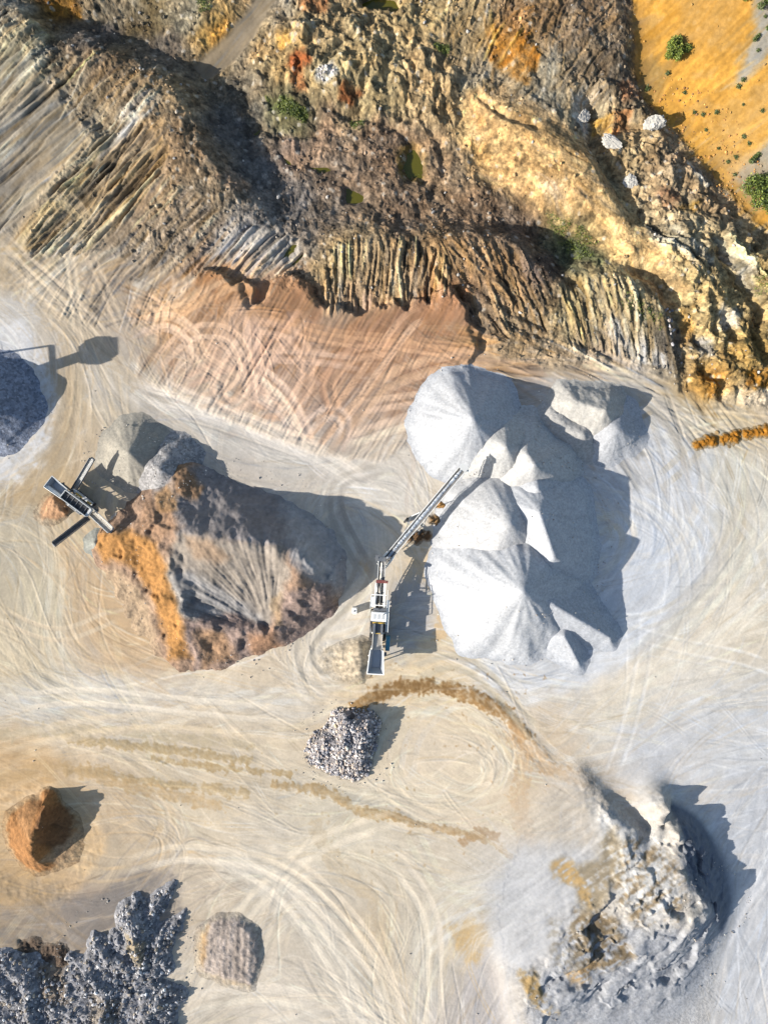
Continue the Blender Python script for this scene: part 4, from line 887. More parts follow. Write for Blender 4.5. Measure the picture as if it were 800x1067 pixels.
heap('soil_stockpile', 'large brown soil stockpile with an orange left face and a fan shaped scoop', 'soil pile', 66, 404, 452, 724, bs_z, bs_c, M_SOIL, albk=0.70, stony=lambda U, V, z, g: 1 - .85 * sstep(-6, 6, psd([P(x, y, 24) for x, y in ((200, 500), (400, 510), (400, 640), (345, 610), (300, 590), (284, 650), (200, 636), (176, 600), (186, 562), (200, 548))], U, V)))

# grey tailings mound, bottom right
TM = []
for l in ([(606, 806, 5), (624, 830, 8), (642, 854, 11), (662, 868, 12), (684, 872, 16), (698, 846, 23), (704, 868, 26), (709, 892, 28), (714, 918, 30), (726, 938, 30), (738, 952, 29)],
          [(738, 952, 29), (716, 975, 27), (690, 986, 25), (665, 996, 22), (640, 1010, 19), (612, 1024, 16), (585, 1036, 14), (556, 1034, 11)],
          [(615, 800, 0), (638, 824, 0), (656, 848, 0), (674, 864, 2), (688, 856, 5), (700, 828, 0), (730, 850, 0), (754, 880, 0), (768, 912, 0), (766, 950, 0), (755, 985, 0), (740, 1030, 0), (728, 1080, 0), (715, 1140, 0)],
          [(518, 968, 4), (524, 975, 5), (528, 1010, 6), (536, 1050, 6), (545, 1120, 4)], [(505, 975, 2), (512, 1010, 0), (520, 1050, 0), (530, 1120, 0)], [(600, 790, 0), (570, 810, 1), (530, 830, 1), (480, 860, 0), (455, 920, 0), (460, 980, 0)],
          [(600, 1068, 3), (640, 1060, 5), (680, 1050, 6), (710, 1020, 8), (730, 990, 9)], [(590, 1120, 2), (650, 1120, 2), (700, 1110, 0)]): TM += along(l, 12)
TM += [(600, 860, 8), (640, 890, 14), (670, 900, 20), (690, 930, 25), (660, 940, 21), (620, 930, 14), (580, 920, 10), (560, 970, 10), (600, 980, 15), (640, 970, 19), (560, 1000, 10), (545, 1000, 9), (730, 900, 14), (742, 930, 12), (748, 960, 8), (620, 845, 8), (690, 1010, 15), (650, 1035, 12), (540, 940, 6), (560, 850, 5), (530, 900, 4)] + [(x, y, -6) for x, y in ((650, 785), (710, 800), (770, 850), (805, 920), (795, 1000), (765, 1100), (560, 770), (440, 840), (410, 920), (420, 1000), (490, 1060), (490, 1120))]
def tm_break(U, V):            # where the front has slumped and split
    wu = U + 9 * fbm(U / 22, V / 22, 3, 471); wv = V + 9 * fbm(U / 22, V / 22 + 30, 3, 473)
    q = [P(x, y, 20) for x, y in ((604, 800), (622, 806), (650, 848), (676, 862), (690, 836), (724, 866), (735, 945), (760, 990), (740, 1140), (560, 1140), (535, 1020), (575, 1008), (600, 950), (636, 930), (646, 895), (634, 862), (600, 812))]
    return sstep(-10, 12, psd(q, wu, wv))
def tm_z(U, V, g):
    z = rbf(TM, U, V, 0.4)
    m_ = sstep(3, 12, z - g); br = tm_break(U, V)
    a = math.radians(38); p = U * math.cos(a) - V * math.sin(a); q = U * math.sin(a) + V * math.cos(a)
    w1_ = 5 * fbm(U / 18, V / 18, 3, 441); w2_ = 5 * fbm(U / 18, V / 18, 3, 443)
    f1_ = facets((p + w1_) / 42, (q + w2_) / 25, 445); f2_ = facets((p + w2_) / 13, (q + w1_) / 8, 447); f3_ = facets(U / 5.5, V / 5.5, 449)
    crack = ridged((p + w1_) / 34, (q + w2_) / 15, 3, 451)
    z = z + m_ * br * (8.0 * blur(f1_, 1) + 1.0 * blur(f2_, 1) + .35 * f3_ + 1.2 * crack) + m_ * (0.7 * fbm(p / 40, q / 6, 3, 453) + 0.5 * fbm(U / 14, V / 14, 3, 455))
    # slump terraces: treads and steep risers following the warped contours
    hq = z + 5.5 * fbm(U / 26, V / 26, 3, 475) + 3.0 * facets((p + w1_) / 36, (q + w2_) / 20, 477)
    stp = 6.5; t = hq / stp; k = np.floor(t); t = t - k
    terr = (k + sstep(.62, .95, t) + .12 * t) * stp - hq
    z = z + m_ * br * np.clip(terr, -5, 5) * .7 * (.35 + .65 * sstep(-.2, .25, fbm(U / 40, V / 40, 2, 479)))
    face = sstep(0, 6, U - np.interp(V, [800, 846, 890, 918, 950, 990, 1060], [720, 700, 708, 714, 738, 745, 740]))
    z = z + face * m_ * (3.2 * ridged(U / 15, V / 24, 3, 457) + 3.4 * facets(U / 11, V / 15, 481))
    zz = (z - g) / 1.8
    return np.where(zz > 2.5, z - .5, g + 1.8 * np.log1p(np.exp(np.clip(zz, -8, 8))) - 0.45)
def tm_c(U, V, z, g):
    wu = U + 8 * fbm(U / 16, V / 16, 4, 451); wv = V + 8 * fbm(U / 16, V / 16 + 30, 4, 453)
    gu = np.clip((U - U0).astype(int), 0, NU - 1); gv = np.clip((V - V0).astype(int), 0, NV - 1)
    c = 0.5 * COL[gv, gu] + 0.5 * np.array((206, 200, 190), np.float32) / 255
    a = math.radians(38); p = U * math.cos(a) - V * math.sin(a); q = U * math.sin(a) + V * math.cos(a)
    def pz(pts, rgb, z0, soft=6, a_=1.0, brk=None):
        nonlocal c
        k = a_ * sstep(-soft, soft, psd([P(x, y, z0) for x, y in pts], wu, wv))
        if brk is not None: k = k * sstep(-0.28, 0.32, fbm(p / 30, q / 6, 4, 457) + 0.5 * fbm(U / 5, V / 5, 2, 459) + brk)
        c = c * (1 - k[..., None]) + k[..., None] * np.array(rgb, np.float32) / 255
    pz([(540, 880), (600, 880), (640, 890), (600, 960), (545, 1020), (500, 1000), (505, 930)], (196, 195, 194), 8, 14, .8)
    pz([(620, 840), (690, 875), (706, 930), (680, 960), (640, 930)], (212, 209, 203), 20, 10)
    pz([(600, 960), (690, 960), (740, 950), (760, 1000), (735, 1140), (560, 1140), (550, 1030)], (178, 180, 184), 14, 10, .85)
    pz([(698, 840), (706, 880), (714, 915), (740, 952), (760, 995), (790, 960), (785, 880), (730, 840)], (118, 124, 134), 10, 6, .95)  # steep right face: its shade is painted into the colour
    pz([(574, 900), (586, 895), (600, 904), (622, 894), (630, 870), (640, 864), (648, 890), (646, 912), (632, 930), (620, 952), (608, 948), (600, 925), (584, 920)], (156, 140, 112), 12, 7, .85, .3)
    pz([(576, 900), (592, 896), (604, 910), (614, 930), (612, 945), (602, 925), (582, 918)], (204, 168, 112), 12, 4, .85, .2)
    pz([(650, 872), (706, 890), (712, 930), (706, 960), (660, 965), (640, 930)], (150, 128, 96), 24, 6, .85, -.12)
    pz([(600, 950), (640, 955), (660, 995), (640, 1012), (606, 1022), (590, 985)], (132, 112, 82), 18, 6, .85, .12)
    pz([(570, 955), (604, 965), (606, 1010), (575, 1005)], (150, 140, 122), 14, 6, .7, -.05)
    pz([(588, 1012), (622, 1003), (614, 1032), (594, 1032)], (200, 164, 114), 18, 4, .8, .1)
    pz([(544, 1016), (556, 1014), (576, 1050), (584, 1064), (566, 1060), (548, 1040)], (178, 146, 92), 14, 4, .85, .2)
    n = 0.05 * fbm(U / 30, V / 30, 3, 461) + 0.11 * fbm(p / 40, q / 4.5, 3, 463) + 0.05 * fbm(U / 4, V / 4, 2, 465)
    e = sstep(4.5, 0.2, z - g)[..., None]
    return np.clip(c * (1 + n)[..., None] * (1 - e) + e * COL[gv, gu], 0, 1)
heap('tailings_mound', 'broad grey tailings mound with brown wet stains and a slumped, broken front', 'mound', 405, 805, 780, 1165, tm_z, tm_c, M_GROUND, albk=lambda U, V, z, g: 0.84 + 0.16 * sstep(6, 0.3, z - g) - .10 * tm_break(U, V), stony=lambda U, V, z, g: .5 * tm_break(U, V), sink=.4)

# smaller mounds
def spotheap(name, label, cat, pts, box, rgb, mat, noise=1.0, sc=12, patches=(), fur=None, group=None, rid=0.0, ridsc=16, sink=1.0, albk=0.8):
    def zf(U, V, g):
        z = rbf(pts, U, V, 0.4); m_ = sstep(1, 6, z)
        z = z + m_ * (noise * fbm(U / sc, V / sc, 4, 501) + rid * ridged(U / ridsc, V / ridsc, 3, 503))
        if fur:
            a = math.radians(fur[0]); p = U * math.sin(a) + V * math.cos(a)
            z = z + m_ * fur[2] * np.sin(p * 2 * math.pi / fur[1] + 1.5 * fbm(U / 14, V / 14, 2, 505))
        z = z + 1.0 * fbm(U / 7, V / 7, 2, 507) * sstep(-6, 2, z)
        zz = z / 1.4
        return g + np.where(zz > 2.5, z, 1.4 * np.log1p(np.exp(np.clip(zz, -8, 8)))) - 0.7
    def cf(U, V, z, g):
        c = mixc(np.array(rgb), U, V, 0.12, 12, 7)
        wu = U + 4 * fbm(U / 12, V / 12, 3, 511); wv = V + 4 * fbm(U / 12, V / 12 + 9, 3, 513)
        for pp, rg, z0, a in patches:
            k = a * sstep(-3, 3, psd([P(x, y, z0) for x, y in pp], wu, wv))[..., None]; c = c * (1 - k) + k * np.array(rg, np.float32) / 255
        if fur:
            a = math.radians(fur[0]); p = U * math.sin(a) + V * math.cos(a); q = U * math.cos(a) - V * math.sin(a)
            c = c * (1 + fur[3] * fbm(p / (fur[1] * .8), q / 60, 3, 515))[..., None]
        gu = np.clip((U - U0).astype(int), 0, NU - 1); gv = np.clip((V - V0).astype(int), 0, NV - 1)
        e = .85 * sstep(3.2, .4, z - g + 1.6 * fbm(U / 6, V / 6, 3, 517))[..., None]
        return np.clip(c * (1 - e) + e * COL[gv, gu] * .95, 0, 1)
    return heap(name, label, cat, *box, zf, cf, mat, group, sink=sink, albk=albk)

spotheap('earth_mound', 'dark orange brown earth mound standing alone near the left edge', 'mound',
    along([(40, 842, 24), (42, 858, 29), (34, 878, 29), (36, 898, 22)], 6) + along([(6, 850, 1), (30, 830, 0), (60, 836, 1), (78, 850, 1), (84, 872, 1), (80, 894, 1), (62, 904, 1), (40, 914, 0), (22, 904, 0), (8, 886, 0), (4, 866, 1), (6, 850, 1)], 8) + [(20, 868, 14), (54, 860, 7), (62, 878, 5), (52, 888, 6), (70, 848, 3), (46, 880, 10)] + [(x, y, -7) for x, y in ((-15, 865), (10, 820), (60, 812), (100, 840), (105, 880), (85, 918), (40, 932), (5, 918))],
    (-22, 112, 808, 936), (170, 122, 76), M_SOIL, 2.4, 9, [([(46, 838), (76, 846), (70, 880), (56, 898), (46, 880)], (128, 92, 62), 8, .8), ([(44, 895), (82, 866), (84, 892), (62, 906)], (196, 164, 128), 3, .8), ([(14, 840), (40, 832), (40, 870), (16, 860)], (172, 132, 92), 10, .6)])  # darkest patch paints the shade in the hollow behind the crest
spotheap('earth_mound', 'flat topped striped mound with an orange left bank, between rubble and wheel marks', 'mound',
    along([(222, 966, 5), (216, 1000, 5), (214, 1012, 4)], 7) + along([(240, 960, 4), (262, 972, 5), (267, 1000, 5), (258, 1024, 4.5), (236, 1018, 4.5), (216, 1010, 4)], 7) + along([(206, 968, 0), (228, 952, 0), (250, 952, 0), (270, 968, 0), (274, 1000, 0), (264, 1032, 0), (240, 1028, 0), (206, 1014, 0), (202, 990, 0), (206, 968, 0)], 8) + [(240, 990, 6), (230, 990, 5.5), (250, 980, 5.5), (246, 1008, 5)] + [(x, y, -6) for x, y in ((190, 990), (210, 940), (245, 935), (288, 965), (290, 1005), (268, 1050), (210, 1035))],
    (190, 290, 938, 1050), (190, 174, 160), M_SOIL, 0.6, 12, [([(204, 972), (217, 964), (213, 1010), (202, 1012)], (198, 160, 112), 3, .8), ([(206, 1012), (262, 1027), (262, 1034), (204, 1022)], (202, 176, 138), 2, .7)], (88, 7, 0.16, 0.34))
spotheap('feed_ramp', 'low cream loader ramp butting against the left side of the crusher hopper', 'ramp',
    along([(375, 676, 9), (378, 690, 9), (374, 700, 8)], 6) + along([(334, 690, 1), (350, 674, 1), (372, 664, 0), (384, 668, 1), (386, 700, 1), (376, 712, 0), (350, 708, 0), (334, 690, 1)], 7) + [(356, 690, 6), (364, 682, 7)] + [(x, y, -5) for x, y in ((322, 690), (350, 660), (380, 652), (398, 690), (380, 724), (345, 722))],
    (320, 396, 650, 724), (210, 192, 164), M_SOIL, 0.4, 10, (), (8, 7, 0.5, 0.22))
spotheap('feed_ramp', 'small orange brown loader ramp beside the screener hopper', 'ramp',
    along([(56, 520, 11), (66, 528, 12), (66, 534, 10)], 5) + along([(38, 536, 1), (48, 518, 1), (56, 513, 0), (70, 524, 0), (72, 536, 0), (60, 546, 0), (44, 546, 0), (38, 536, 1)], 6) + [(52, 532, 8)] + [(x, y, -5) for x, y in ((26, 538), (46, 506), (64, 506), (82, 534), (62, 558), (36, 556))],
    (24, 86, 504, 560), (192, 150, 114), M_SOIL, 0.5, 8, (), (62, 6, 0.5, 0.14))
def clods(name, label, cat, items, rgb, group, albk=.66, dark=(0, 0, 0)):
    q = [(*P(x, y, h), h, sl_) for x, y, h, sl_ in items]; R_m = max(h / sl_ for _, _, h, sl_ in q) + 8
    box_ = (min(a[0] for a in q) - R_m, max(a[0] for a in q) + R_m, min(a[1] for a in q) - R_m, max(a[1] for a in q) + R_m)
    def zf(U, V, g):
        wu = U + 1.6 * fbm(U / 4, V / 4, 3, 541); wv = V + 1.6 * fbm(U / 4, V / 4 + 9, 3, 543); z = np.full(U.shape, -5, np.float32)
        for a, b, h, sl_ in q: z = np.maximum(z, h - sl_ * np.sqrt((wu - a) ** 2 + (wv - b) ** 2 + 1.0))
        z = z + sstep(0, 2, z) * .9 * facets(U / 3.2, V / 3.2, 547)
        zz = z / 1.1
        return g + np.where(zz > 2.5, z, 1.1 * np.log1p(np.exp(np.clip(zz, -8, 8)))) - .5
    def cf(U, V, z, g):
        c = mixc(np.array(rgb), U, V, .3, 6, 23)
        gu = np.clip((U - U0).astype(int), 0, NU - 1); gv = np.clip((V - V0).astype(int), 0, NV - 1)
        e = .8 * sstep(1.6, .1, z - g + 1.0 * fbm(U / 4, V / 4, 3, 549))[..., None]
        return np.clip(c * (1 - e) + e * COL[gv, gu], 0, 1)
    return heap(name, label, cat, *box_, zf, cf, M_SOIL, group, step=.7, albk=albk, sink=.4)
for lab, (x, y), r, h, rgb in (('dark brown soil lump under the stacker belt, nearest the crusher', (436, 560), 9, 5, (130, 98, 68)), ('brown soil lump under the stacker belt, middle one of three', (456, 542), 6, 5, (160, 126, 86)), ('golden brown soil lump under the stacker belt, nearest the white piles', (463, 527), 7, 6, (176, 132, 80))):
    clods('soil_lump', lab, 'soil heap', [(x, y, h, .8)] + [(x + RNG.normal(0, r * .55), y + RNG.normal(0, r * .4), h * RNG.uniform(.35, .9), .8) for _ in range(9)], rgb, 'soil lumps under the stacker belt')
for lab, (x1, y1), (x2, y2) in (('left end heap of the ribbed orange windrow, beside the grey yard', (725, 463), (747, 458)), ('middle heap of the ribbed orange windrow', (753, 458), (771, 454)), ('right end heap of the ribbed orange windrow, at the photo edge', (777, 452), (812, 446))):
    n = int((x2 - x1) * 1.5); it = []
    for k in range(n):
        t = (k + .5) / n; o = RNG.normal(0, 2.9)
        it.append((x1 + (x2 - x1) * t + RNG.normal(0, 1), y1 + (y2 - y1) * t + o, 4.6 * max(.3, 1 - abs(o) / 8) * RNG.uniform(.6, 1.1) * (1.12 if t > .6 else .9), .75))
    clods('orange_spoil_heap', lab, 'spoil heap', it, (196, 132, 46), 'heaps of the orange windrow', .62)
for lab, pts in (('dark brown flattened soil heap at the left edge above the corner rubble', [(24, 990, 4), (34, 987, 4), (42, 992, 3)]), ('dark brown flattened soil heap between the corner rubble and its neighbour', [(48, 998, 4), (58, 996, 4.5), (60, 1003, 4)])):
    clods('soil_heap', lab, 'soil heap', [(x + RNG.normal(0, 2), y + RNG.normal(0, 2), h * RNG.uniform(.6, 1.1), .5) for x, y, h in pts for _ in range(3)], (112, 94, 78), 'flattened soil heaps by the corner rubble')

# rubble heaps (bodies)
RB = along([(338, 772, 10), (332, 788, 9)], 6) + along([(360, 750, 17), (356, 776, 17), (350, 800, 9)], 6) + along([(382, 754, 17), (376, 785, 16), (370, 802, 9)], 6) + along([(346, 746, 1), (352, 740, 1), (385, 742, 1), (397, 750, 0), (392, 775, 0), (384, 806, 0), (372, 814, 0), (348, 808, 0), (322, 796, 0), (318, 784, 0), (326, 768, 0), (340, 760, 0), (346, 746, 1)], 7) + [(350, 768, 8), (346, 786, 6), (366, 768, 10), (362, 792, 8)] + [(x, y, -6) for x, y in ((300, 785), (325, 750), (360, 722), (415, 745), (405, 800), (370, 832), (320, 815))]
spotheap('rubble_heap', 'squarish heap of grey broken rock standing alone below the crusher', 'rubble heap', RB, (300, 414, 724, 832), (158, 152, 150), M_COARSE, 1.6, 6, (), None, rid=0.8, ridsc=9)
RIDGES = [([(181, 921, 3), (164, 942, 8), (153, 958, 7)], .85), ([(141, 936, 4), (136, 962, 14), (140, 990, 16), (146, 1012, 11)], .8), ([(194, 948, 1.5), (181, 967, 6), (160, 985, 11)], .8),
          ([(97, 973, 2), (100, 990, 9), (112, 1005, 12), (130, 1012, 13)], .8), ([(72, 1000, 4), (92, 1020, 10), (110, 1040, 13), (100, 1100, 13)], .7), ([(186, 1040, 6), (165, 1050, 13), (150, 1062, 13), (150, 1110, 13)], .75),
          ([(0, 1008, 9), (24, 1024, 13), (30, 1062, 13), (30, 1110, 13)], .7), ([(-40, 1010, 12), (0, 1040, 12), (60, 1060, 9), (120, 1055, 10)], .6), ([(122, 984, 9), (165, 1000, 8), (172, 1012, 6)], .8), ([(48, 1024, 5), (70, 1034, 7), (120, 1035, 9)], .6)]
def bl_z(U, V, g):
    wu = U + 2.2 * fbm(U / 7, V / 7, 3, 521); wv = V + 2.2 * fbm(U / 7, V / 7 + 9, 3, 523)
    z = np.full(U.shape, -6, np.float32)
    for pts, sl_ in [(p_, s_ * .8) for p_, s_ in RIDGES]:
        for (x1, y1, z1), (x2, y2, z2) in zip(pts[:-1], pts[1:]):
            a_ = P(x1, y1, z1); b_ = P(x2, y2, z2); ex, ey = b_[0] - a_[0], b_[1] - a_[1]
            t = np.clip(((wu - a_[0]) * ex + (wv - a_[1]) * ey) / (ex * ex + ey * ey), 0, 1)
            z = np.maximum(z, z1 + (z2 - z1) * t - sl_ * np.hypot(wu - a_[0] - ex * t, wv - a_[1] - ey * t))
    body = psd([P(x, y, 5) for x, y in ((-60, 1012), (0, 1004), (50, 1016), (75, 1006), (95, 985), (122, 975), (140, 945), (150, 955), (176, 968), (184, 975), (176, 1005), (168, 1024), (184, 1040), (188, 1110), (-60, 1110))], wu, wv)
    z = np.maximum(z, np.clip(body * .7, -6, 6.5))
    m_ = sstep(0, 4, z)
    return g + z + m_ * (1.6 * fbm(U / 14, V / 14, 3, 527) + 2.4 * facets(U / 7, V / 7, 529)) - .3
def bl_c(U, V, z, g):
    c = mixc(np.array((166, 164, 165)), U, V, 0.22, 10, 17)
    wu = U + 4 * fbm(U / 12, V / 12, 3, 511); wv = V + 4 * fbm(U / 12, V / 12 + 9, 3, 513)
    for pp, rg, z0, a in (([(128, 975), (150, 985), (148, 1012), (132, 1002)], (190, 168, 130), 14, .8), ([(36, 1008), (66, 1014), (70, 1050), (44, 1048)], (150, 132, 112), 8, .8), ([(92, 1040), (126, 1044), (122, 1080), (90, 1080)], (150, 136, 118), 12, .7)):
        k = a * sstep(-3, 3, psd([P(x, y, z0) for x, y in pp], wu, wv))[..., None]; c = c * (1 - k) + k * np.array(rg, np.float32) / 255
    return np.clip(c, 0, 1)
BLH = heap('rubble_heap', 'large spiky dark grey rubble heap filling the bottom left corner', 'rubble heap', -60, 216, 900, 1110, bl_z, bl_c, M_COARSE, albk=.7, sink=.4); BLP = PILES[-1]

print('ground mesh')
gnd = grid_mesh('ground', GU, GV, Hh, np.clip(COL, 0, 1), M_GROUND, None, skirt, ALBK, np.clip(ROUGH + 0.0, 0, 1))
tag(gnd, 'quarry floor and rocky workings, sandy yard scored with wheel marks', 'ground', kind='structure')

# ------------------------------------------------------------------ water in the hollows
def water_mat():
    m, nt, b = nodes('murky_green_water')
    b.inputs['Base Color'].default_value = (0.075, 0.068, 0.008, 1); b.inputs['Roughness'].default_value = 0.12; b.inputs['Specular IOR Level'].default_value = 0.4
    n = nt.nodes.new('ShaderNodeTexNoise'); n.inputs['Scale'].default_value = 6; bp_ = nt.nodes.new('ShaderNodeBump'); bp_.inputs['Distance'].default_value = 0.004
    nt.links.new(n.outputs['Fac'], bp_.inputs['Height']); nt.links.new(bp_.outputs[0], b.inputs['Normal'])
    return m
M_WATER = water_mat()
def finish(name, bm, mat, parent=None, smooth_=False):
    bmesh.ops.recalc_face_normals(bm, faces=bm.faces)
    me = bpy.data.meshes.new(name); bm.to_mesh(me); bm.free()
    if smooth_: me.polygons.foreach_set('use_smooth', np.ones(len(me.polygons), bool))
    me.materials.append(mat)
    o = bpy.data.objects.new(name, me); C.objects.link(o)
    if parent: o.parent = parent
    return o
for pts, lv in PONDS:
    cx_ = sum(p[0] for p in pts) / len(pts); cy_ = sum(p[1] for p in pts) / len(pts)
    bm = bmesh.new(); vs = [bm.verts.new(W(cx_ + 1.25 * (x - cx_), cy_ + 1.25 * (y - cy_), lv - 0.9)) for x, y in pts]; bm.faces.new(vs)
    o = finish('water', bm, M_WATER); tag(o, 'olive green puddle in a hollow of the workings', 'water', kind='structure')

# ------------------------------------------------------------------ machine parts
def box(bm, c, s, rot=None):
    M = Matrix.Translation(c) @ (rot.to_4x4() if rot is not None else Matrix.Identity(4)) @ Matrix.Diagonal((*s, 1))
    r = bmesh.ops.create_cube(bm, size=1, matrix=M); return r['verts']
def basis(p, q):
    d = (Vector(q) - Vector(p)); L_ = d.length; d.normalize()
    sd = d.cross(Vector((0, 0, 1))); sd = sd.normalized() if sd.length > 1e-4 else Vector((1, 0, 0))
    return d, sd, sd.cross(d), L_
def beam(bm, p, q, w, h):
    d, sd, upv, L_ = basis(p, q)
    R = Matrix((sd, d, upv)).transposed()
    return box(bm, (Vector(p) + Vector(q)) / 2, (w, L_, h), R)
def tube(bm, p, q, r, seg=10):
    d, sd, upv, L_ = basis(p, q)
    R = Matrix((sd, upv, d)).transposed().to_4x4()
    bmesh.ops.create_cone(bm, cap_ends=True, segments=seg, radius1=r, radius2=r, depth=L_, matrix=Matrix.Translation((Vector(p) + Vector(q)) / 2) @ R)
def plate(bm, pts, th):          # a sheet-metal quad with thickness
    p = [Vector(a) for a in pts]; n = (p[1] - p[0]).cross(p[-1] - p[0]).normalized() * th
    a = [bm.verts.new(v) for v in p]; b = [bm.verts.new(v - n) for v in p]
    bm.faces.new(a); bm.faces.new(b[::-1])
    for i in range(len(p)):
        j = (i + 1) % len(p); bm.faces.new((a[i], b[i], b[j], a[j]))
def NB(): return bmesh.new()
def empty(name, loc, rz=0.0):
    o = bpy.data.objects.new(name, None); o.location = loc; o.rotation_euler = (0, 0, rz); o.empty_display_size = 0.5; C.objects.link(o); return o

M_WHITE = paintmat('white_paint', (226, 224, 216), 0.5)
M_LGREY = paintmat('light_grey_paint', (178, 178, 174), 0.55)
M_DGREY = paintmat('dark_grey_steel', (86, 90, 94), 0.6, 0.0, 0.25)
M_BLACK = paintmat('black_rubber', (38, 39, 42), 0.8, 0.0, 0.12)
M_BELT = paintmat('dusty_belt', (112, 112, 112), 0.8, 0.0, 0.35)
M_STEEL = paintmat('worn_steel', (150, 156, 162), 0.45, 0.3, 0.2)
M_TEAL = paintmat('teal_paint', (48, 112, 128), 0.45)
M_YEL = paintmat('yellow_paint', (196, 158, 60), 0.5)
M_RED = paintmat('dull_red_paint', (110, 52, 46), 0.5)
M_DUST = paintmat('dust_on_metal', (196, 190, 178), 0.9, 0.0, 0.4, 3)

def conveyor(root, a, b, w, belt_m=None, frame_m=None, depth=0.55, rollers=True, guard=0.0, load=None):
    a = Vector(a); b = Vector(b); d, sd, upv, L_ = basis(a, b)
    bm = NB(); cs = [(-.5, .13), (-.24, 0), (.24, 0), (.5, .13)]; n = max(2, int(L_ / 1.2)); rows = []
    for i in range(n + 1):
        t = i / n; sag = 0.02 * math.sin(t * n * math.pi)
        rows.append([bm.verts.new(a + d * L_ * t + sd * w * x + upv * (z + sag)) for x, z in cs])
    for r0, r1 in zip(rows[:-1], rows[1:]):
        for k in range(3): bm.faces.new((r0[k], r0[k + 1], r1[k + 1], r1[k]))
    bmesh.ops.solidify(bm, geom=bm.faces[:], thickness=0.03)
    finish('belt', bm, belt_m or M_BELT, root)
    if load:
        bm = NB(); m_ = int(L_ / .22); rows = []
        for i in range(m_ + 1):
            p = a + d * (.6 + (L_ - .9) * i / m_); hw_ = w * random.uniform(.16, .27); hh_ = random.uniform(.05, .16)
            rows.append([bm.verts.new(p + sd * x * hw_ + upv * (.035 + zz)) for x, zz in ((-1, 0), (-.4, hh_), (.35, hh_ * random.uniform(.6, 1.1)), (1, 0))])
        for r0, r1 in zip(rows[:-1], rows[1:]):
            for k in range(3): bm.faces.new((r0[k], r0[k + 1], r1[k + 1], r1[k]))
        finish('belt_load', bm, load, root)
    bm = NB()
    for s_ in (-1, 1):
        o = sd * s_ * (w / 2 + 0.07)
        beam(bm, a + o + upv * 0.06, b + o + upv * 0.06, 0.09, 0.20)
        if guard: beam(bm, a + o * 1.12 + upv * (0.2 + guard / 2), b + o * 1.12 + upv * (0.2 + guard / 2), 0.05, guard)
        beam(bm, a + o * 0.86 - upv * depth + d * 0.5, b + o * 0.86 - upv * depth * 0.6 - d * 0.6, 0.07, 0.08)
        m_ = max(3, int(L_ / 1.1))
        for i in range(m_):
            p = a + d * (0.4 + (L_ - 0.9) * i / m_); q = a + d * (0.4 + (L_ - 0.9) * (i + 0.5) / m_); r = a + d * (0.4 + (L_ - 0.9) * (i + 1) / m_)
            beam(bm, p + o * 0.95, q + o * 0.86 - upv * depth * 0.9, 0.04, 0.04); beam(bm, q + o * 0.86 - upv * depth * 0.9, r + o * 0.95, 0.04, 0.04)
    for i in range(max(3, int(L_ / 2.2)) + 1):
        p = a + d * (0.3 + (L_ - 0.6) * i / max(3, int(L_ / 2.2))); beam(bm, p - sd * (w / 2) - upv * 0.12, p + sd * (w / 2) - upv * 0.12, 0.06, 0.06)
    finish('conveyor_frame', bm, frame_m or M_LGREY, root)
    for e, nm in ((b, 'head_drum'), (a, 'tail_drum')):
        bm = NB(); tube(bm, e - sd * (w / 2 + .02) - upv * 0.16, e + sd * (w / 2 + .02) - upv * 0.16, 0.16, 12); finish(nm, bm, M_DGREY, root)
    if rollers:
        bm = NB()
        for i in range(int(L_ / 1.1)):
            p = a + d * (0.5 + i * 1.1) - upv * 0.34; tube(bm, p - sd * w * .45, p + sd * w * .45, 0.05, 6)
        finish_each('return_roller', bm, M_DGREY, root)
    return d, sd, upv, L_

def crawler(root, x, y0, y1, h, w):
    r = h / 2
    bm = NB(); n = 9; prof = []
    for i in range(n): a_ = math.pi / 2 + math.pi * i / (n - 1); prof.append((y0 + r + r * math.cos(a_), r + r * math.sin(a_)))
    for i in range(n): a_ = -math.pi / 2 + math.pi * i / (n - 1); prof.append((y1 - r + r * math.cos(a_), r + r * math.sin(a_)))
    A = [bm.verts.new((x - w / 2, y, z)) for y, z in prof]; B = [bm.verts.new((x + w / 2, y, z)) for y, z in prof]
    bm.faces.new(A); bm.faces.new(B[::-1])
    for i in range(len(prof)): j = (i + 1) % len(prof); bm.faces.new((A[i], B[i], B[j], A[j]))
    k = int((y1 - y0 - 2 * r) / 0.22)
    for i in range(k):
        y = y0 + r + (i + .5) * (y1 - y0 - 2 * r) / k
        for z in (0.02, h): box(bm, (x, y, z), (w + .04, .06, .06))
    t = finish('crawler_track', bm, M_BLACK, root)
    bm = NB()
    for i in range(4):
        y = y0 + r + (y1 - y0 - 2 * r) * i / 3; tube(bm, (x - w / 2 - .04, y, r), (x + w / 2 + .04, y, r), r * .62, 12)
    finish_each('track_wheel', bm, M_DGREY, t)

def finish_each(name, bm, mat, parent):
    bm.verts.index_update(); bm.verts.ensure_lookup_table(); seen = set(); out = []
    for v0 in bm.verts:
        if v0.index in seen: continue
        st_ = [v0]; isl = set()
        while st_:
            q = st_.pop()
            if q.index in isl: continue
            isl.add(q.index); st_ += [e.other_vert(q) for e in q.link_edges]
        seen |= isl; b2 = bmesh.new(); mp = {}
        for i in isl: mp[i] = b2.verts.new(bm.verts[i].co)
        for f in {f for i in isl for f in bm.verts[i].link_faces}: b2.faces.new([mp[q.index] for q in f.verts])
        out.append(finish(name, b2, mat, parent))
    bm.free(); return out

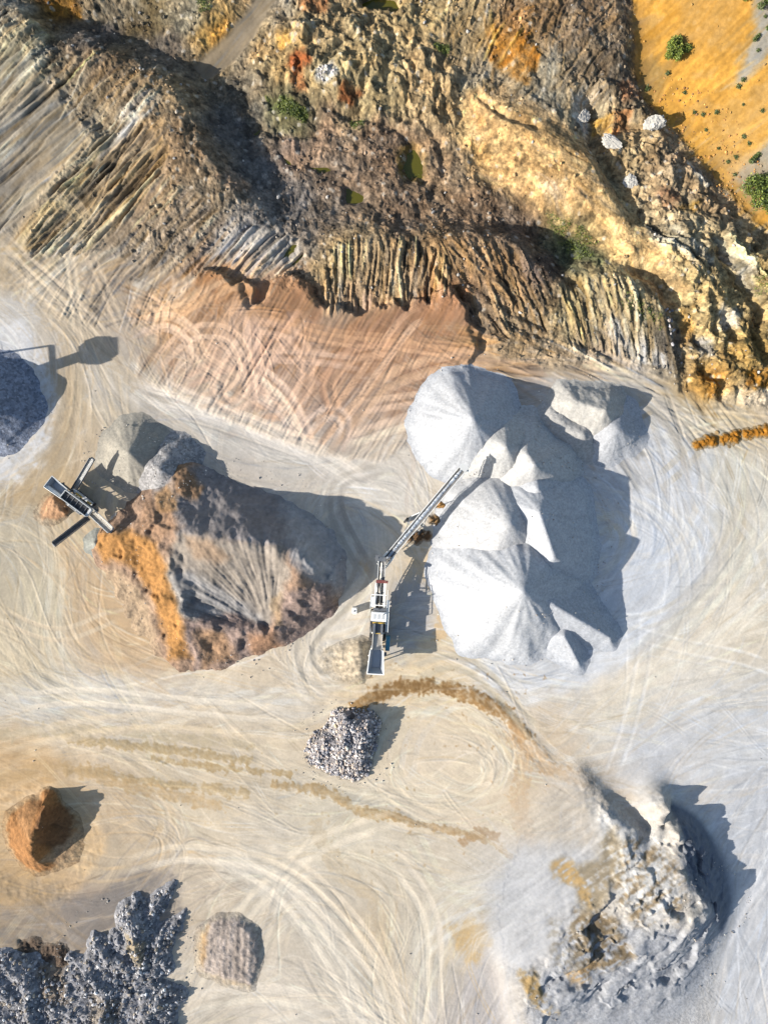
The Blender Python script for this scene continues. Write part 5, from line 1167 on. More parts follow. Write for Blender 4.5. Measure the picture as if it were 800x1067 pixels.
# ---- the crushing plant in the middle of the yard
A_ = W(391, 702, 21); B_ = W(398, 583, 21); dv = B_ - A_
cr = empty('mobile_crusher', (A_.x, A_.y, 0.0), math.atan2(-dv.x, dv.y))
tag(cr, 'white tracked rock crusher with an open hopper, standing by the big white piles', 'crusher')
bm = NB(); T, Bz = 3.3, 2.2    # hopper: four flared plates and a floor
hp = [(-1.2, 0.0), (1.2, 0.0), (0.95, 3.5), (-0.95, 3.5)]; hb = [(-0.65, 0.7), (0.65, 0.7), (0.6, 3.4), (-0.6, 3.4)]
for i in range(4):
    if i == 2: continue
    j = (i + 1) % 4
    plate(bm, [(*hb[i], Bz), (*hb[j], Bz), (*hp[j], T + (.25 if i != 0 else 0)), (*hp[i], T + (.25 if i != 0 else 0))], 0.06)
plate(bm, [(*p, Bz) for p in hb], 0.06)
hop = finish('feed_hopper', bm, M_STEEL, cr)
bm = NB()
for i in range(4):
    if i == 2: continue
    j = (i + 1) % 4; z = T + (.28 if i != 0 else .03)
    beam(bm, (*hp[i], z), (*hp[j], z), .14, .12)
for s_ in (-1, 1):
    for y in (0.8, 1.7, 2.6): beam(bm, (s_ * 1.16, y, 3.25), (s_ * .72, y, 2.0), .10, .12)
finish('hopper_rim', bm, M_WHITE, hop)
bm = NB()
box(bm, (0, 4.6, 2.5), (1.25, 2.4, .2))
for i in range(7): beam(bm, (-.52 + i * .175, 3.5, 2.68), (-.52 + i * .175, 5.7, 2.62), .07, .12)
for s_ in (-1, 1): box(bm, (s_ * .68, 4.6, 2.75), (.08, 2.5, .55))
finish('grizzly_feeder', bm, M_DUST, cr)
bm = NB(); box(bm, (0, 6.7, 2.0), (1.5, 1.8, 1.7)); box(bm, (-.55, 6.5, 3.0), (.3, 1.5, .5)); box(bm, (.55, 6.5, 3.0), (.3, 1.5, .5)); tube(bm, (-1.15, 6.4, 2.3), (-.95, 6.4, 2.3), .65, 20); tube(bm, (.95, 6.4, 2.3), (1.12, 6.4, 2.3), .65, 20)
jw = finish('jaw_box', bm, M_DGREY, cr)
bm = NB(); beam(bm, (-.85, 7.35, 2.98), (.95, 7.35, 2.98), .16, .14); beam(bm, (-.75, 5.85, 3.1), (.7, 5.85, 3.1), .1, .1)
finish_each('guard_bar', bm, M_YEL, jw)
bm = NB(); box(bm, (.02, 8.25, 2.35), (2.25, 1.35, 1.5)); v_ = bm.verts[:]
bmesh.ops.bevel(bm, geom=bm.edges[:], offset=.06, segments=2, affect='EDGES')
eng = finish('engine_cover', bm, M_WHITE, cr)
bm = NB()
for i in range(3): box(bm, (-.6 + i * .6, 8.25, 3.112), (.35, .7, .022))
finish_each('vent', bm, M_LGREY, eng)
bm = NB(); tube(bm, (.75, 8.7, 3.0), (.75, 8.7, 3.65), .08, 10); finish('exhaust', bm, M_DGREY, eng)
bm = NB(); box(bm, (.1, 9.25, 2.7), (1.9, .45, .3)); box(bm, (-.3, 9.35, 2.95), (.5, .22, .2)); finish('radiator', bm, M_DGREY, cr)
bm = NB(); box(bm, (-.98, 10.35, 2.4), (.62, 1.5, 1.1)); bmesh.ops.bevel(bm, geom=bm.edges[:], offset=.04, segments=1, affect='EDGES'); finish('tool_box', bm, M_WHITE, cr)
bm = NB(); box(bm, (1.55, 4.3, 1.75), (.62, 2.1, 1.2)); box(bm, (1.55, 4.3, 2.38), (.5, 1.6, .08)); bmesh.ops.bevel(bm, geom=bm.edges[:], offset=.03, segments=1, affect='EDGES'); finish('power_unit', bm, M_TEAL, cr)
bm = NB()                      # chassis
for s_ in (-1, 1):
    beam(bm, (s_ * .62, 2.4, 1.35), (s_ * .62, 10.6, 1.35), .22, .45); beam(bm, (s_ * .55, 9.8, 2.25), (s_ * .5, 13.4, 2.55), .14, .4)
for y in (3.2, 5.6, 7.8, 10.2): beam(bm, (-.9, y, 1.25), (.9, y, 1.25), .2, .25)
for s_ in (-1, 1):
    for y in (2.8, 9.4): beam(bm, (s_ * .62, y, 1.2), (s_ * .62, y, 2.1), .16, .16)
finish('chassis', bm, M_WHITE, cr)
bm = NB()                      # catwalk with rails, right side
box(bm, (1.2, 8.3, 2.05), (.5, 4.6, .06))
for y in np.linspace(6.1, 10.5, 6): beam(bm, (1.43, y, 2.05), (1.43, y, 3.1), .05, .05)
for z in (2.6, 3.1): beam(bm, (1.43, 6.1, z), (1.43, 10.5, z), .07, .06)
finish('catwalk', bm, M_WHITE, cr)
bm = NB()
for y in (9.9, 11.4): beam(bm, (-1.25, y, 2.95), (.95, y, 2.95), .12, .1)
for s_ in (-.72, .74): beam(bm, (s_, 9.6, 2.95), (s_, 13.2, 2.85), .14, .12)
beam(bm, (-1.28, 9.5, 2.95), (-1.28, 11.3, 2.95), .08, .08); beam(bm, (1.1, 9.6, 3.0), (1.1, 12.2, 2.9), .08, .08)
finish('discharge_rails', bm, M_WHITE, cr)
dc = empty('discharge_conveyor', (0, 0, 0)); dc.parent = cr
conveyor(dc, (0, 8.9, 1.1), (0.02, 16.4, 3.0), .85, M_BELT, M_LGREY, .35, load=M_DUST)
bm = NB(); box(bm, (0, 13.35, 2.95), (1.35, .42, .5)); tube(bm, (.7, 13.35, 3.1), (1.05, 13.35, 3.1), .2, 12); finish('magnet_drive', bm, M_RED, cr)
bm = NB(); tube(bm, (1.08, 2.9, 2.9), (1.45, 2.9, 2.9), .28, 14); finish('hydraulic_drum', bm, M_DGREY, cr)
bm = NB(); box(bm, (-.2, 16.6, 3.0), (1.5, .6, .45)); box(bm, (-.75, 16.9, 3.0), (.5, .5, .55)); finish('transfer_chute', bm, M_DGREY, cr)
crawler(cr, -.95, 4.3, 9.0, .95, .45); crawler(cr, .95, 4.3, 9.0, .95, .45)
bm = NB()
for s_ in (-1, 1):
    for y in (1.2, 3.3): beam(bm, (s_ * .75, y, 0.02), (s_ * .7, y, 2.2), .14, .14); box(bm, (s_ * .75, y, .05), (.35, .35, .08))
finish_each('support_leg', bm, M_WHITE, cr)

# ---- stacker belt from the crusher to the piles
a = W(400.5, 585, 12); b = W(482.5, 487.5, 42)
sc = empty('stacker_conveyor', (a.x, a.y, 0)); tag(sc, 'long grey stacking conveyor slanting up from the crusher to the white piles', 'conveyor')
a_l = Vector((0, 0, a.z)); b_l = b - Vector((a.x, a.y, 0))
d, sd, upv, L_ = conveyor(sc, a_l, b_l, .92, M_BELT, M_LGREY, .75, load=M_STEEL)
bm = NB()
for s_ in (-1, 1):
    p = a_l + d * L_ * .50 + sd * s_ * .62 - upv * .5; q = Vector((p.x, p.y, 0)) - Vector((d.x, d.y, 0)) * 1.2 + sd * s_ * .5
    beam(bm, p, (q.x, q.y, .4), .12, .12); p2 = a_l + d * L_ * .30 + sd * s_ * .55 - upv * .4; beam(bm, p2, (q.x, q.y, .5), .10, .10)
p = a_l + d * L_ * .40; q = Vector((p.x, p.y, .5)) - Vector((d.x, d.y, 0)) * .3
beam(bm, q - sd * 1.3, q + sd * 1.3, .16, .16); finish('support_frame', bm, M_LGREY, sc)
for s_ in (-1, 1):
    bm = NB(); c_ = q + sd * s_ * 1.35; tube(bm, (c_ + sd * .15 - Vector((0, 0, .02))), (c_ - sd * .15 - Vector((0, 0, .02))), .48, 18); finish('wheel', bm, M_BLACK, sc)
bm = NB(); e = b_l
plate(bm, [e + sd * .6 + upv * .35 - d * .3, e - sd * .6 + upv * .35 - d * .3, e - sd * .6 + upv * .2 + d * .55, e + sd * .6 + upv * .2 + d * .55], .05)
box(bm, e + sd * .72 - upv * .1, (.35, .35, .35)); finish('head_guard', bm, M_LGREY, sc)
bm = NB()
for s_ in (-1, 1): plate(bm, [a_l + sd * s_ * .45 + upv * .1 - d * .5, a_l + sd * s_ * .75 + upv * .7 - d * .5, a_l + sd * s_ * .7 + upv * .65 + d * 1.6, a_l + sd * s_ * .45 + upv * .1 + d * 1.6], .05)
plate(bm, [a_l - sd * .45 - d * .6 + upv * .1, a_l + sd * .45 - d * .6 + upv * .1, a_l + sd * .75 - d * .8 + upv * .7, a_l - sd * .75 - d * .8 + upv * .7], .05)
finish('tail_hopper', bm, M_WHITE, sc)

# ---- screener on the left
A_ = W(50.5, 501.5, 22); B_ = W(116, 552.5, 22); dv = B_ - A_
sr = empty('mobile_screener', (A_.x, A_.y, 0), math.atan2(-dv.x, dv.y))
tag(sr, 'tracked screening machine with black screen deck and three belts, left of the brown stockpile', 'screener')
inv = (Matrix.Translation(sr.location) @ sr.rotation_euler.to_matrix().to_4x4()).inverted()
def SL(x, y, z): return inv @ W(x, y, z)
bm = NB(); T, Bz = 3.2, 2.0
hp = [(-.98, 0), (.98, 0), (.80, 3.0), (-.80, 3.0)]; hb = [(-.45, .35), (.45, .35), (.45, 3.0), (-.45, 3.0)]
for i in (0, 1, 3):
    j = (i + 1) % 4; plate(bm, [(*hb[i], Bz), (*hb[j], Bz), (*hp[j], T), (*hp[i], T)], .05)
plate(bm, [(*p, Bz) for p in hb], .05)
hop = finish('feed_hopper', bm, M_STEEL, sr)
bm = NB(); beam(bm, (-.98, 0, T + .03), (-.80, 3.0, T + .03), .12, .1); beam(bm, (-.98, 0, T + .05), (.98, 0, T + .05), .08, .08)
finish('hopper_rim', bm, M_LGREY, hop)
bm = NB(); plate(bm, [(.56, .2, T - .62), (1.0, 0, T + .08), (.82, 3.0, T + .08), (.5, 2.95, T - .62)], .05); finish('hopper_wing', bm, M_WHITE, hop)
bm = NB()
for s_ in (-1, 1): beam(bm, (s_ * .66, 2.9, 3.45), (s_ * .66, 7.4, 3.0), .10, .7)
beam(bm, (-.66, 2.95, 3.45), (.66, 2.95, 3.45), .1, .6)
sbx = finish('screen_box', bm, M_LGREY, sr)
bm = NB(); plate(bm, [(-.6, 3.0, 3.45), (.6, 3.0, 3.45), (.6, 7.2, 3.02), (-.6, 7.2, 3.02)], .05); finish('screen_mesh', bm, M_BLACK, sbx)
bm = NB()
for i in range(1, 6): y = 3.0 + 4.2 * i / 5.6; beam(bm, (-.6, y, 3.52 - .103 * (y - 3)), (.6, y, 3.52 - .103 * (y - 3)), .07, .08)
finish_each('cross_member', bm, M_DGREY, sbx)
bm = NB(); box(bm, (0, 7.35, 2.85), (1.3, .45, .6)); bmesh.ops.bevel(bm, geom=bm.edges[:], offset=.08, segments=2, affect='EDGES'); finish('discharge_chute', bm, M_LGREY, sr)
bm = NB()
for s_ in (-1, 1):
    beam(bm, (s_ * .55, 1.0, 1.3), (s_ * .55, 7.8, 1.3), .2, .4)
    for y in (3.2, 5.2, 7.0): beam(bm, (s_ * .6, y, 1.4), (s_ * .64, y, 3.0), .12, .14)
    for y in (.6, 2.4): beam(bm, (s_ * .55, y, 1.3), (s_ * .6, y, 2.4), .1, .12)
for y in (1.2, 4.5, 7.6): beam(bm, (-.8, y, 1.2), (.8, y, 1.2), .18, .2)
finish('chassis', bm, M_DGREY, sr)
bm = NB(); box(bm, (-1.02, 5.0, 1.9), (.5, 3.4, .06))
for y in np.linspace(3.4, 6.6, 5): beam(bm, (-1.25, y, 1.9), (-1.25, y, 2.9), .05, .05)
for z in (2.4, 2.9): beam(bm, (-1.25, 3.4, z), (-1.25, 6.6, z), .06, .05)
finish('catwalk', bm, M_LGREY, sr)
bm = NB(); box(bm, (-.95, 4.4, 2.15), (.3, 1.0, .4)); box(bm, (-.98, 6.2, 2.1), (.3, .6, .3)); finish_each('control_box', bm, M_YEL, sr)
bm = NB(); box(bm, (.98, 5.0, 1.75), (.6, 2.6, 1.2)); bmesh.ops.bevel(bm, geom=bm.edges[:], offset=.05, segments=1, affect='EDGES'); en = finish('engine_housing', bm, M_DGREY, sr)
bm = NB(); tube(bm, (.98, 5.6, 2.3), (.98, 5.6, 2.9), .07); tube(bm, (.85, 4.2, 2.4), (1.2, 4.2, 2.4), .16, 12); finish_each('exhaust', bm, M_LGREY, en)
crawler(sr, -.8, 2.9, 6.6, .8, .4); crawler(sr, .8, 2.9, 6.6, .8, .4)
for nm, p, q, w_, bmat in (('tail_conveyor', (0, 6.9, 1.6), (0, 11.5, 3.1), .85, M_DUST), ('side_conveyor', SL(77, 511.5, 10), SL(96.5, 478.5, 27), .55, M_LGREY), ('side_conveyor', SL(92, 540, 10), SL(56.5, 567.5, 25), .6, M_DGREY)):
    e_ = empty(nm, (0, 0, 0)); e_.parent = sr
    conveyor(e_, p, q, w_, bmat, M_DGREY if nm == 'side_conveyor' else M_LGREY, .3, rollers=False, guard=.12)

# ---- stacking conveyor beyond the left edge: its boom throws the long shadow on the haul road
def G(u, v, z): return Vector(plan2world(u, v, z))
so = empty('stacking_conveyor', G(-150, 450, 0)); tag(so, 'raised stacking conveyor above the dark chippings pile beyond the left edge of the photo', 'conveyor')
o_ = G(-150, 450, 0)
d, sd, upv, L_ = conveyor(so, G(-150, 450, 10) - o_, G(-36, 412, 62) - o_, 1.3, M_BELT, M_DGREY, .9)
bm = NB(); m0 = G(-58, 398, 51) - o_; m1 = G(-58, 440, 51) - o_; beam(bm, m0, m1, .45, .3); beam(bm, m0, G(-105, 384, 0) - o_, .2, .2); beam(bm, m1, G(-100, 462, 0) - o_, .2, .2); finish('support_frame', bm, M_DGREY, so)
bm = NB(); e = G(-36, 412, 62) - o_; box(bm, e + Vector((.2, 0, .2)), (3.2, 3.6, 2.0)); bmesh.ops.bevel(bm, geom=bm.edges[:], offset=.5, segments=2, affect='EDGES'); finish('head_hood', bm, M_LGREY, so)

# ---- white tank by the crusher
p = W(369.5, 636.5, 6)
wt = empty('storage_tank', (p.x, p.y, float(gheight(*P(369.5, 636.5)) / PX))); tag(wt, 'small white box tank standing alone left of the crusher', 'tank')
bm = NB(); box(bm, (0, 0, .62), (.72, .95, 1.0)); bmesh.ops.bevel(bm, geom=bm.edges[:], offset=.09, segments=3, affect='EDGES'); finish('tank_body', bm, M_WHITE, wt)
bm = NB(); tube(bm, (0, 0, 1.1), (0, 0, 1.17), .14, 14); finish('cap', bm, M_DGREY, wt)
bm = NB(); box(bm, (0, 0, .03), (.8, 1.02, .06))
for x in (-.34, 0, .34): box(bm, (x, 0, .085), (.1, 1.0, .06))
finish('pallet', bm, M_DUST, wt)

# ------------------------------------------------------------------ stones
def stone_mat():
    m, nt, b = nodes('broken_stone')
    at = nt.nodes.new('ShaderNodeAttribute'); at.attribute_name = 'albedo'
    n = nt.nodes.new('ShaderNodeTexNoise'); n.inputs['Scale'].default_value = 5; n.inputs['Detail'].default_value = 5
    co = nt.nodes.new('ShaderNodeTexCoord'); nt.links.new(co.outputs['Object'], n.inputs['Vector'])
    mr = nt.nodes.new('ShaderNodeMapRange'); mr.inputs[1].default_value = .3; mr.inputs[2].default_value = .7; mr.inputs[3].default_value = .8; mr.inputs[4].default_value = 1.2
    nt.links.new(n.outputs['Fac'], mr.inputs[0])
    vm = nt.nodes.new('ShaderNodeVectorMath'); vm.operation = 'SCALE'; nt.links.new(at.outputs['Color'], vm.inputs[0]); nt.links.new(mr.outputs[0], vm.inputs['Scale']); nt.links.new(vm.outputs[0], b.inputs['Base Color'])
    b.inputs['Roughness'].default_value = .9
    bp_ = nt.nodes.new('ShaderNodeBump'); bp_.inputs['Distance'].default_value = .05; nt.links.new(n.outputs['Fac'], bp_.inputs['Height']); nt.links.new(bp_.outputs[0], b.inputs['Normal'])
    return m
M_STONE = stone_mat()
bm = bmesh.new(); bmesh.ops.create_icosphere(bm, subdivisions=1, radius=1.0)
ICV = np.array([v.co[:] for v in bm.verts], np.float32); ICF = np.array([[v.index for v in f.verts] for f in bm.faces], np.int32); bm.free()
def raw_mesh(name, co, tris, alb, mat, smooth_=False, k=3):
    me = bpy.data.meshes.new(name); me.vertices.add(len(co)); me.vertices.foreach_set('co', np.ascontiguousarray(co, np.float32).ravel())
    me.loops.add(len(tris) * k); me.loops.foreach_set('vertex_index', np.ascontiguousarray(tris, np.int32).ravel())
    me.polygons.add(len(tris)); me.polygons.foreach_set('loop_start', np.arange(0, len(tris) * k, k, dtype=np.int32)); me.polygons.foreach_set('loop_total', np.full(len(tris), k, np.int32))
    me.update(calc_edges=True)
    a = me.attributes.new('albedo', 'FLOAT_COLOR', 'POINT'); al = np.ones((len(co), 4), np.float32); al[:, :3] = alb; a.data.foreach_set('color', al.ravel())
    if not smooth_: me.polygons.foreach_set('use_smooth', np.zeros(len(tris), bool))
    me.materials.append(mat); return me
def stones(name, u, v, r, cols, label, cat, top=topheight, kind='stuff', bury=0.25):
    n = len(u); z = top(u, v)
    vs = np.repeat(ICV[None], n, 0) * (1 + RNG.uniform(-.28, .28, (n, len(ICV), 1))) * RNG.uniform(.65, 1.25, (n, 1, 3))
    th = RNG.uniform(0, 6.28, n); c, s_ = np.cos(th)[:, None], np.sin(th)[:, None]
    x = vs[..., 0] * c - vs[..., 1] * s_; y = vs[..., 0] * s_ + vs[..., 1] * c
    vs = np.stack([x, y, vs[..., 2]], -1) * (r / PX)[:, None, None]
    vs += np.stack([(u - CX) / PX, (CY - v) / PX, z / PX + (r / PX) * (0.6 - bury)], -1)[:, None]
    t = (ICF[None] + (np.arange(n) * len(ICV))[:, None, None]).reshape(-1, 3)
    alb = np.repeat((lin(cols) * ALB)[:, None], len(ICV), 1).reshape(-1, 3)
    o = bpy.data.objects.new(name, raw_mesh(name, vs.reshape(-1, 3), t, alb, M_STONE)); C.objects.link(o)
    return tag(o, label, cat, kind=kind)
def pal(n, cols, sd=.07):
    c = np.array(cols, np.float32)[RNG.integers(0, len(cols), n)] / 255
    return np.clip(c * (1 + RNG.normal(0, sd, (n, 1))), 0, 1)
def inside(pts, n, z=5):
    q = [P(x, y, z) for x, y in pts]; xs = [a for a, b in q]; ys = [b for a, b in q]
    u = RNG.uniform(min(xs), max(xs), n * 3); v = RNG.uniform(min(ys), max(ys), n * 3)
    k = psd(q, u.astype(np.float32), v.astype(np.float32)) > 0
    return u[k][:n], v[k][:n]
# loose stones over the rough ground
nn = 110000; u = RNG.uniform(-120, 920, nn); v = RNG.uniform(-120, 470, nn)
ix = (u - U0).astype(int); iy = (v - V0).astype(int)
pr = ROUGH[iy, ix] ** 1.5 * np.clip(0.25 + 0.9 * N40[iy, ix] + .5 * N14[iy, ix], 0.03, 1) * (1 - 0.75 * om[iy, ix]) * (1 - .5 * hm[iy, ix])
k = RNG.uniform(0, 1, nn) < pr * .6
u, v = u[k], v[k]; r = 0.38 + 1.9 * RNG.uniform(0, 1, len(u)) ** 6
cl = COL[(v - V0).astype(int), (u - U0).astype(int)] * RNG.normal(1.08, .14, (len(u), 1)) * .8; pk = RNG.uniform(0, 1, len(u)) < .07; cl[pk] = pal(int(pk.sum()), [(190, 182, 170), (172, 166, 158)])
stones('loose_stones', u, v, r, np.clip(cl, 0, 1), 'loose broken stones strewn over the rough workings', 'stones', gheight, bury=.35)
print('loose stones', len(u))
u, v = inside([(690, 80), (730, 100), (780, 150), (790, 210), (768, 216), (708, 150), (672, 112)], 420, 10)
stones('loose_stones', u, v, .35 + 1.1 * RNG.uniform(0, 1, len(u)) ** 4, pal(len(u), [(196, 140, 70), (170, 120, 66), (150, 112, 74), (206, 160, 90)], .12), 'loose ochre clods on the lower orange hillside', 'stones', gheight, bury=.3)
# stray pebbles: rolled to the feet of the gravel piles and dropped about the yard
us, vs_ = [], []
for (x, y, r, n) in ((486, 440, 62, 120), (555, 560, 84, 220), (535, 612, 84, 260), (610, 440, 52, 200), (130, 480, 40, 120), (165, 492, 34, 120), (-8, 418, 56, 120), (250, 590, 105, 420), (362, 778, 46, 200), (130, 1000, 70, 260), (740, 940, 40, 160), (660, 1040, 90, 200)):
    a_ = RNG.uniform(0, 6.28, n); d_ = r * (.92 + np.abs(RNG.normal(0, .12, n))); us.append(x + d_ * np.cos(a_)); vs_.append(y + d_ * np.sin(a_) * .95)
us.append(RNG.uniform(-100, 900, 260)); vs_.append(RNG.uniform(330, 1180, 260)); u = np.concatenate(us); v = np.concatenate(vs_)
stones('scattered_pebbles', u, v, .22 + .75 * RNG.uniform(0, 1, len(u)) ** 5, pal(len(u), [(216, 208, 196), (190, 180, 168), (170, 158, 146), (226, 216, 200)], .1), 'stray pebbles and clods lying about the yard and at the feet of the piles', 'pebbles', bury=.2)
# rubble on the two heaps
SQ = [(345, 744), (352, 738), (388, 740), (397, 752), (392, 778), (384, 808), (372, 816), (346, 810), (320, 797), (316, 784), (324, 766), (338, 758)]
BL = [(-30, 900), (210, 900), (210, 1095), (-30, 1095)]
def on_heap(u, v):
    z = BLP[3]; k = z[np.clip((v - BLP[1]).astype(int), 0, z.shape[0] - 1), np.clip((u - BLP[0]).astype(int), 0, z.shape[1] - 1)] - gheight(u, v) > 1.6
    return u[k], v[k]
u, v = inside(SQ, 1100); r = 0.8 + 1.0 * RNG.uniform(0, 1, len(u)) ** 2
stones('rubble_stones', u, v, r, pal(len(u), [(200, 190, 184), (160, 156, 156), (226, 216, 206), (132, 130, 134), (214, 192, 172)], .14), 'small broken rock covering the squarish rubble heap', 'rubble', bury=.3)
u, v = on_heap(*inside(BL, 5200, 6)); r = 0.6 + 1.7 * RNG.uniform(0, 1, len(u)) ** 4
stones('rubble_stones', u, v, r, pal(len(u), [(164, 163, 164), (128, 130, 136), (206, 202, 198), (100, 102, 110), (176, 162, 142)], .16), 'small dark broken rock covering the bottom left rubble heap', 'rubble', bury=.3)
# boulders, one object each, sharing a few angular shapes
def boulder_mesh(seed, rgb, crag=0.0):
    rg = np.random.default_rng(seed); b_ = bmesh.new(); bmesh.ops.create_icosphere(b_, subdivisions=4 if crag else 3, radius=1.0)
    for _ in range(9):
        n = Vector(rg.normal(0, 1, 3)).normalized(); dd = rg.uniform(.5, .8)
        for vt in b_.verts:
            e_ = vt.co.dot(n) - dd
            if e_ > 0: vt.co -= n * e_ * .94
    if crag:
        for vt in b_.verts:
            vt.co *= 1 + crag * (noise.ridged_multi_fractal(vt.co * 1.7 + Vector((seed, 0, 0)), 1.0, 2.1, 4, 1.0, 2.0) - 1.2) * .5 + crag * .4 * noise.noise(vt.co * 6)
    sx, sy, sz = rg.uniform(.8, 1.25, 3)
    for vt in b_.verts: vt.co = Vector((vt.co.x * sx, vt.co.y * sy, vt.co.z * sz * .85))
    co = np.array([vt.co[:] for vt in b_.verts], np.float32); tr = np.array([[vt.index for vt in f.verts] for f in b_.faces], np.int32); b_.free()
    co *= 1 + 0.045 * rg.normal(0, 1, (len(co), 1))
    return raw_mesh('boulder', co, tr, np.repeat((lin(np.array(rgb) / 255.) * ALB)[None], len(co), 0), M_STONE)
def put(me, u, v, r, label, group=None, zs=1.0, rz=None, cat='boulder', name='boulder', sx=1.0):
    o = bpy.data.objects.new(name, me); C.objects.link(o)
    z = float(topheight(np.array([u]), np.array([v]))[0])
    o.location = plan2world(u, v, z + r * .25 * zs); o.scale = (r * sx / PX, r / PX, r * zs / PX)
    o.rotation_euler = (0, 0, random.uniform(0, 6.28) if rz is None else rz)
    return tag(o, label, cat, group)
SQM = [boulder_mesh(100 + i, c) for i, c in enumerate([(206, 198, 194), (166, 162, 162), (234, 224, 214), (136, 134, 138), (216, 198, 180), (186, 180, 178)])]
BLM = [boulder_mesh(200 + i, c) for i, c in enumerate([(172, 171, 172), (132, 134, 140), (204, 200, 196), (110, 112, 118), (184, 170, 152), (150, 150, 152)])]
u, v = inside(SQ, 130)
for a_, b_ in zip(u, v): put(random.choice(SQM), a_, b_, random.uniform(1.6, 2.7), 'grey angular boulder lying among others on the squarish rubble heap', 'boulders on the squarish rubble heap')
u, v = on_heap(*inside(BL, 420, 6)); u, v = u[:190], v[:190]
for a_, b_ in zip(u, v): put(random.choice(BLM), a_, b_, random.uniform(1.2, 2.6), 'dark grey angular boulder lying among others on the bottom left rubble heap', 'boulders on the bottom left rubble heap')
put(boulder_mesh(301, (226, 204, 166)), *P(350.5, 757, 10), 3.2, 'cream coloured boulder on the upper edge of the squarish rubble heap')
put(boulder_mesh(302, (84, 72, 64)), *P(367, 745, 6), 3.6, 'dark brown boulder at the top edge of the squarish rubble heap')
for seed, x, y, r, sx, rz, z, lab in ((311, 680, 131, 9.5, 1.0, .3, 14, 'big chalk white boulder at the foot of the orange hillside'), (312, 636, 152, 7.5, 1.75, -.5, 8, 'long chalk white boulder in the shaded gully above the ochre ridge'), (313, 656, 190, 6.8, 1.25, -.8, 8, 'chalk white boulder at the lower end of the shaded gully'), (314, 606, 122, 7.0, 1.2, .9, 10, 'pale bluish white rock outcrop at the dark head of the gully')):
    put(boulder_mesh(seed, (190, 184, 172), .28), *P(x, y, z), r, lab, 'white boulders of the rocky gully', zs=.8, rz=rz, sx=sx)
u, v = inside([(690, 320), (700, 322), (704, 345), (702, 362), (698, 362), (692, 340)], 14, 8)
for a_, b_ in zip(u, v): put(random.choice(SQM), a_, b_, random.uniform(1.2, 2.2), 'pale stone tipped in a row along the dark trench right of the windrows', 'pale stones along the dark trench')
u, v = inside([(332, 74), (348, 70), (352, 82), (338, 88), (332, 84)], 22, 22)
for a_, b_ in zip(u, v): put(SQM[random.choice([0, 2])], a_, b_, random.uniform(1.0, 1.9), 'white stone in the small tipped load among the tan hillocks', 'white stones of the small tipped load')

# ------------------------------------------------------------------ plants
def leaf_mat():
    m, nt, b = nodes('leaves'); at = nt.nodes.new('ShaderNodeAttribute'); at.attribute_name = 'albedo'
    nt.links.new(at.outputs['Color'], b.inputs['Base Color']); b.inputs['Roughness'].default_value = .6
    b.inputs['Subsurface Weight'].default_value = 0.0
    return m
M_LEAF = leaf_mat(); M_BARK = paintmat('bark', (96, 78, 58), .9)
def leafmesh(name, P3, size, cols):
    n = len(P3); a = RNG.normal(0, 1, (n, 3)); a[:, 2] = np.abs(a[:, 2]) * .5; a /= np.linalg.norm(a, axis=1)[:, None]
    b = np.cross(a, RNG.normal(0, 1, (n, 3))); b /= np.linalg.norm(b, axis=1)[:, None]
    s_ = size[:, None]
    vs = np.stack([P3 - a * s_, P3 + b * s_ * .5, P3 + a * s_, P3 - b * s_ * .5], 1).reshape(-1, 3)
    return raw_mesh(name, vs, np.arange(4 * n).reshape(-1, 4), np.repeat(cols[:, None], 4, 1).reshape(-1, 3), M_LEAF, k=4)
def bush(x, y, z, lobes, n, label, cols, name='bush', group=None, leaf=.13, cat='bush'):
    u, v = P(x, y, z); zz = float(gheight(u, v)) / PX
    root = empty(name, Vector((*plan2world(u, v, 0)[:2], zz))); tag(root, label, cat, group)
    pts = []; cc = []
    for (lx, ly, lz, rx, ry, rz_) in lobes:
        m = int(n / len(lobes)); q = RNG.normal(0, 1, (m, 3)); q /= np.linalg.norm(q, axis=1)[:, None]; rad = RNG.uniform(.35, 1.0, (m, 1)) ** .6
        bumps = 1 + .28 * np.sin(q[:, :1] * 5 + lx * 7) * np.cos(q[:, 1:2] * 6 + ly * 9) + .12 * RNG.normal(0, 1, (m, 1))
        p = q * rad * bumps * np.array([[rx, ry, rz_]]) + np.array([[lx, ly, lz]]); p[:, 2] = np.maximum(p[:, 2], .05); pts.append(p)
        c = np.array(cols)[RNG.integers(0, len(cols), m)] * (1 + RNG.normal(0, .15, (m, 1))); cc.append(c)
    pts = np.concatenate(pts); cc = np.clip(np.concatenate(cc), 0.005, .4)
    o = bpy.data.objects.new('foliage', leafmesh('foliage', pts, RNG.uniform(.7, 1.4, len(pts)) * leaf, cc)); C.objects.link(o); o.parent = root
    bm = bmesh.new()
    for (lx, ly, lz, rx, ry, rz_) in lobes[:6]:
        d_, s1, u1, L1 = basis((0, 0, -.1), (lx, ly, max(lz, .25))); R = Matrix((s1, u1, d_)).transposed().to_4x4()
        bmesh.ops.create_cone(bm, cap_ends=True, segments=6, radius1=.05 + .02 * rx, radius2=.02, depth=L1, matrix=Matrix.Translation(Vector((lx, ly, max(lz, .25) - .1)) / 2) @ R)
    finish('stem', bm, M_BARK, root)
    return root
GR = [(.12, .16, .02), (.16, .19, .025), (.07, .10, .016), (.19, .20, .03)]
GD = [(.055, .075, .02), (.07, .09, .022), (.095, .115, .028)]
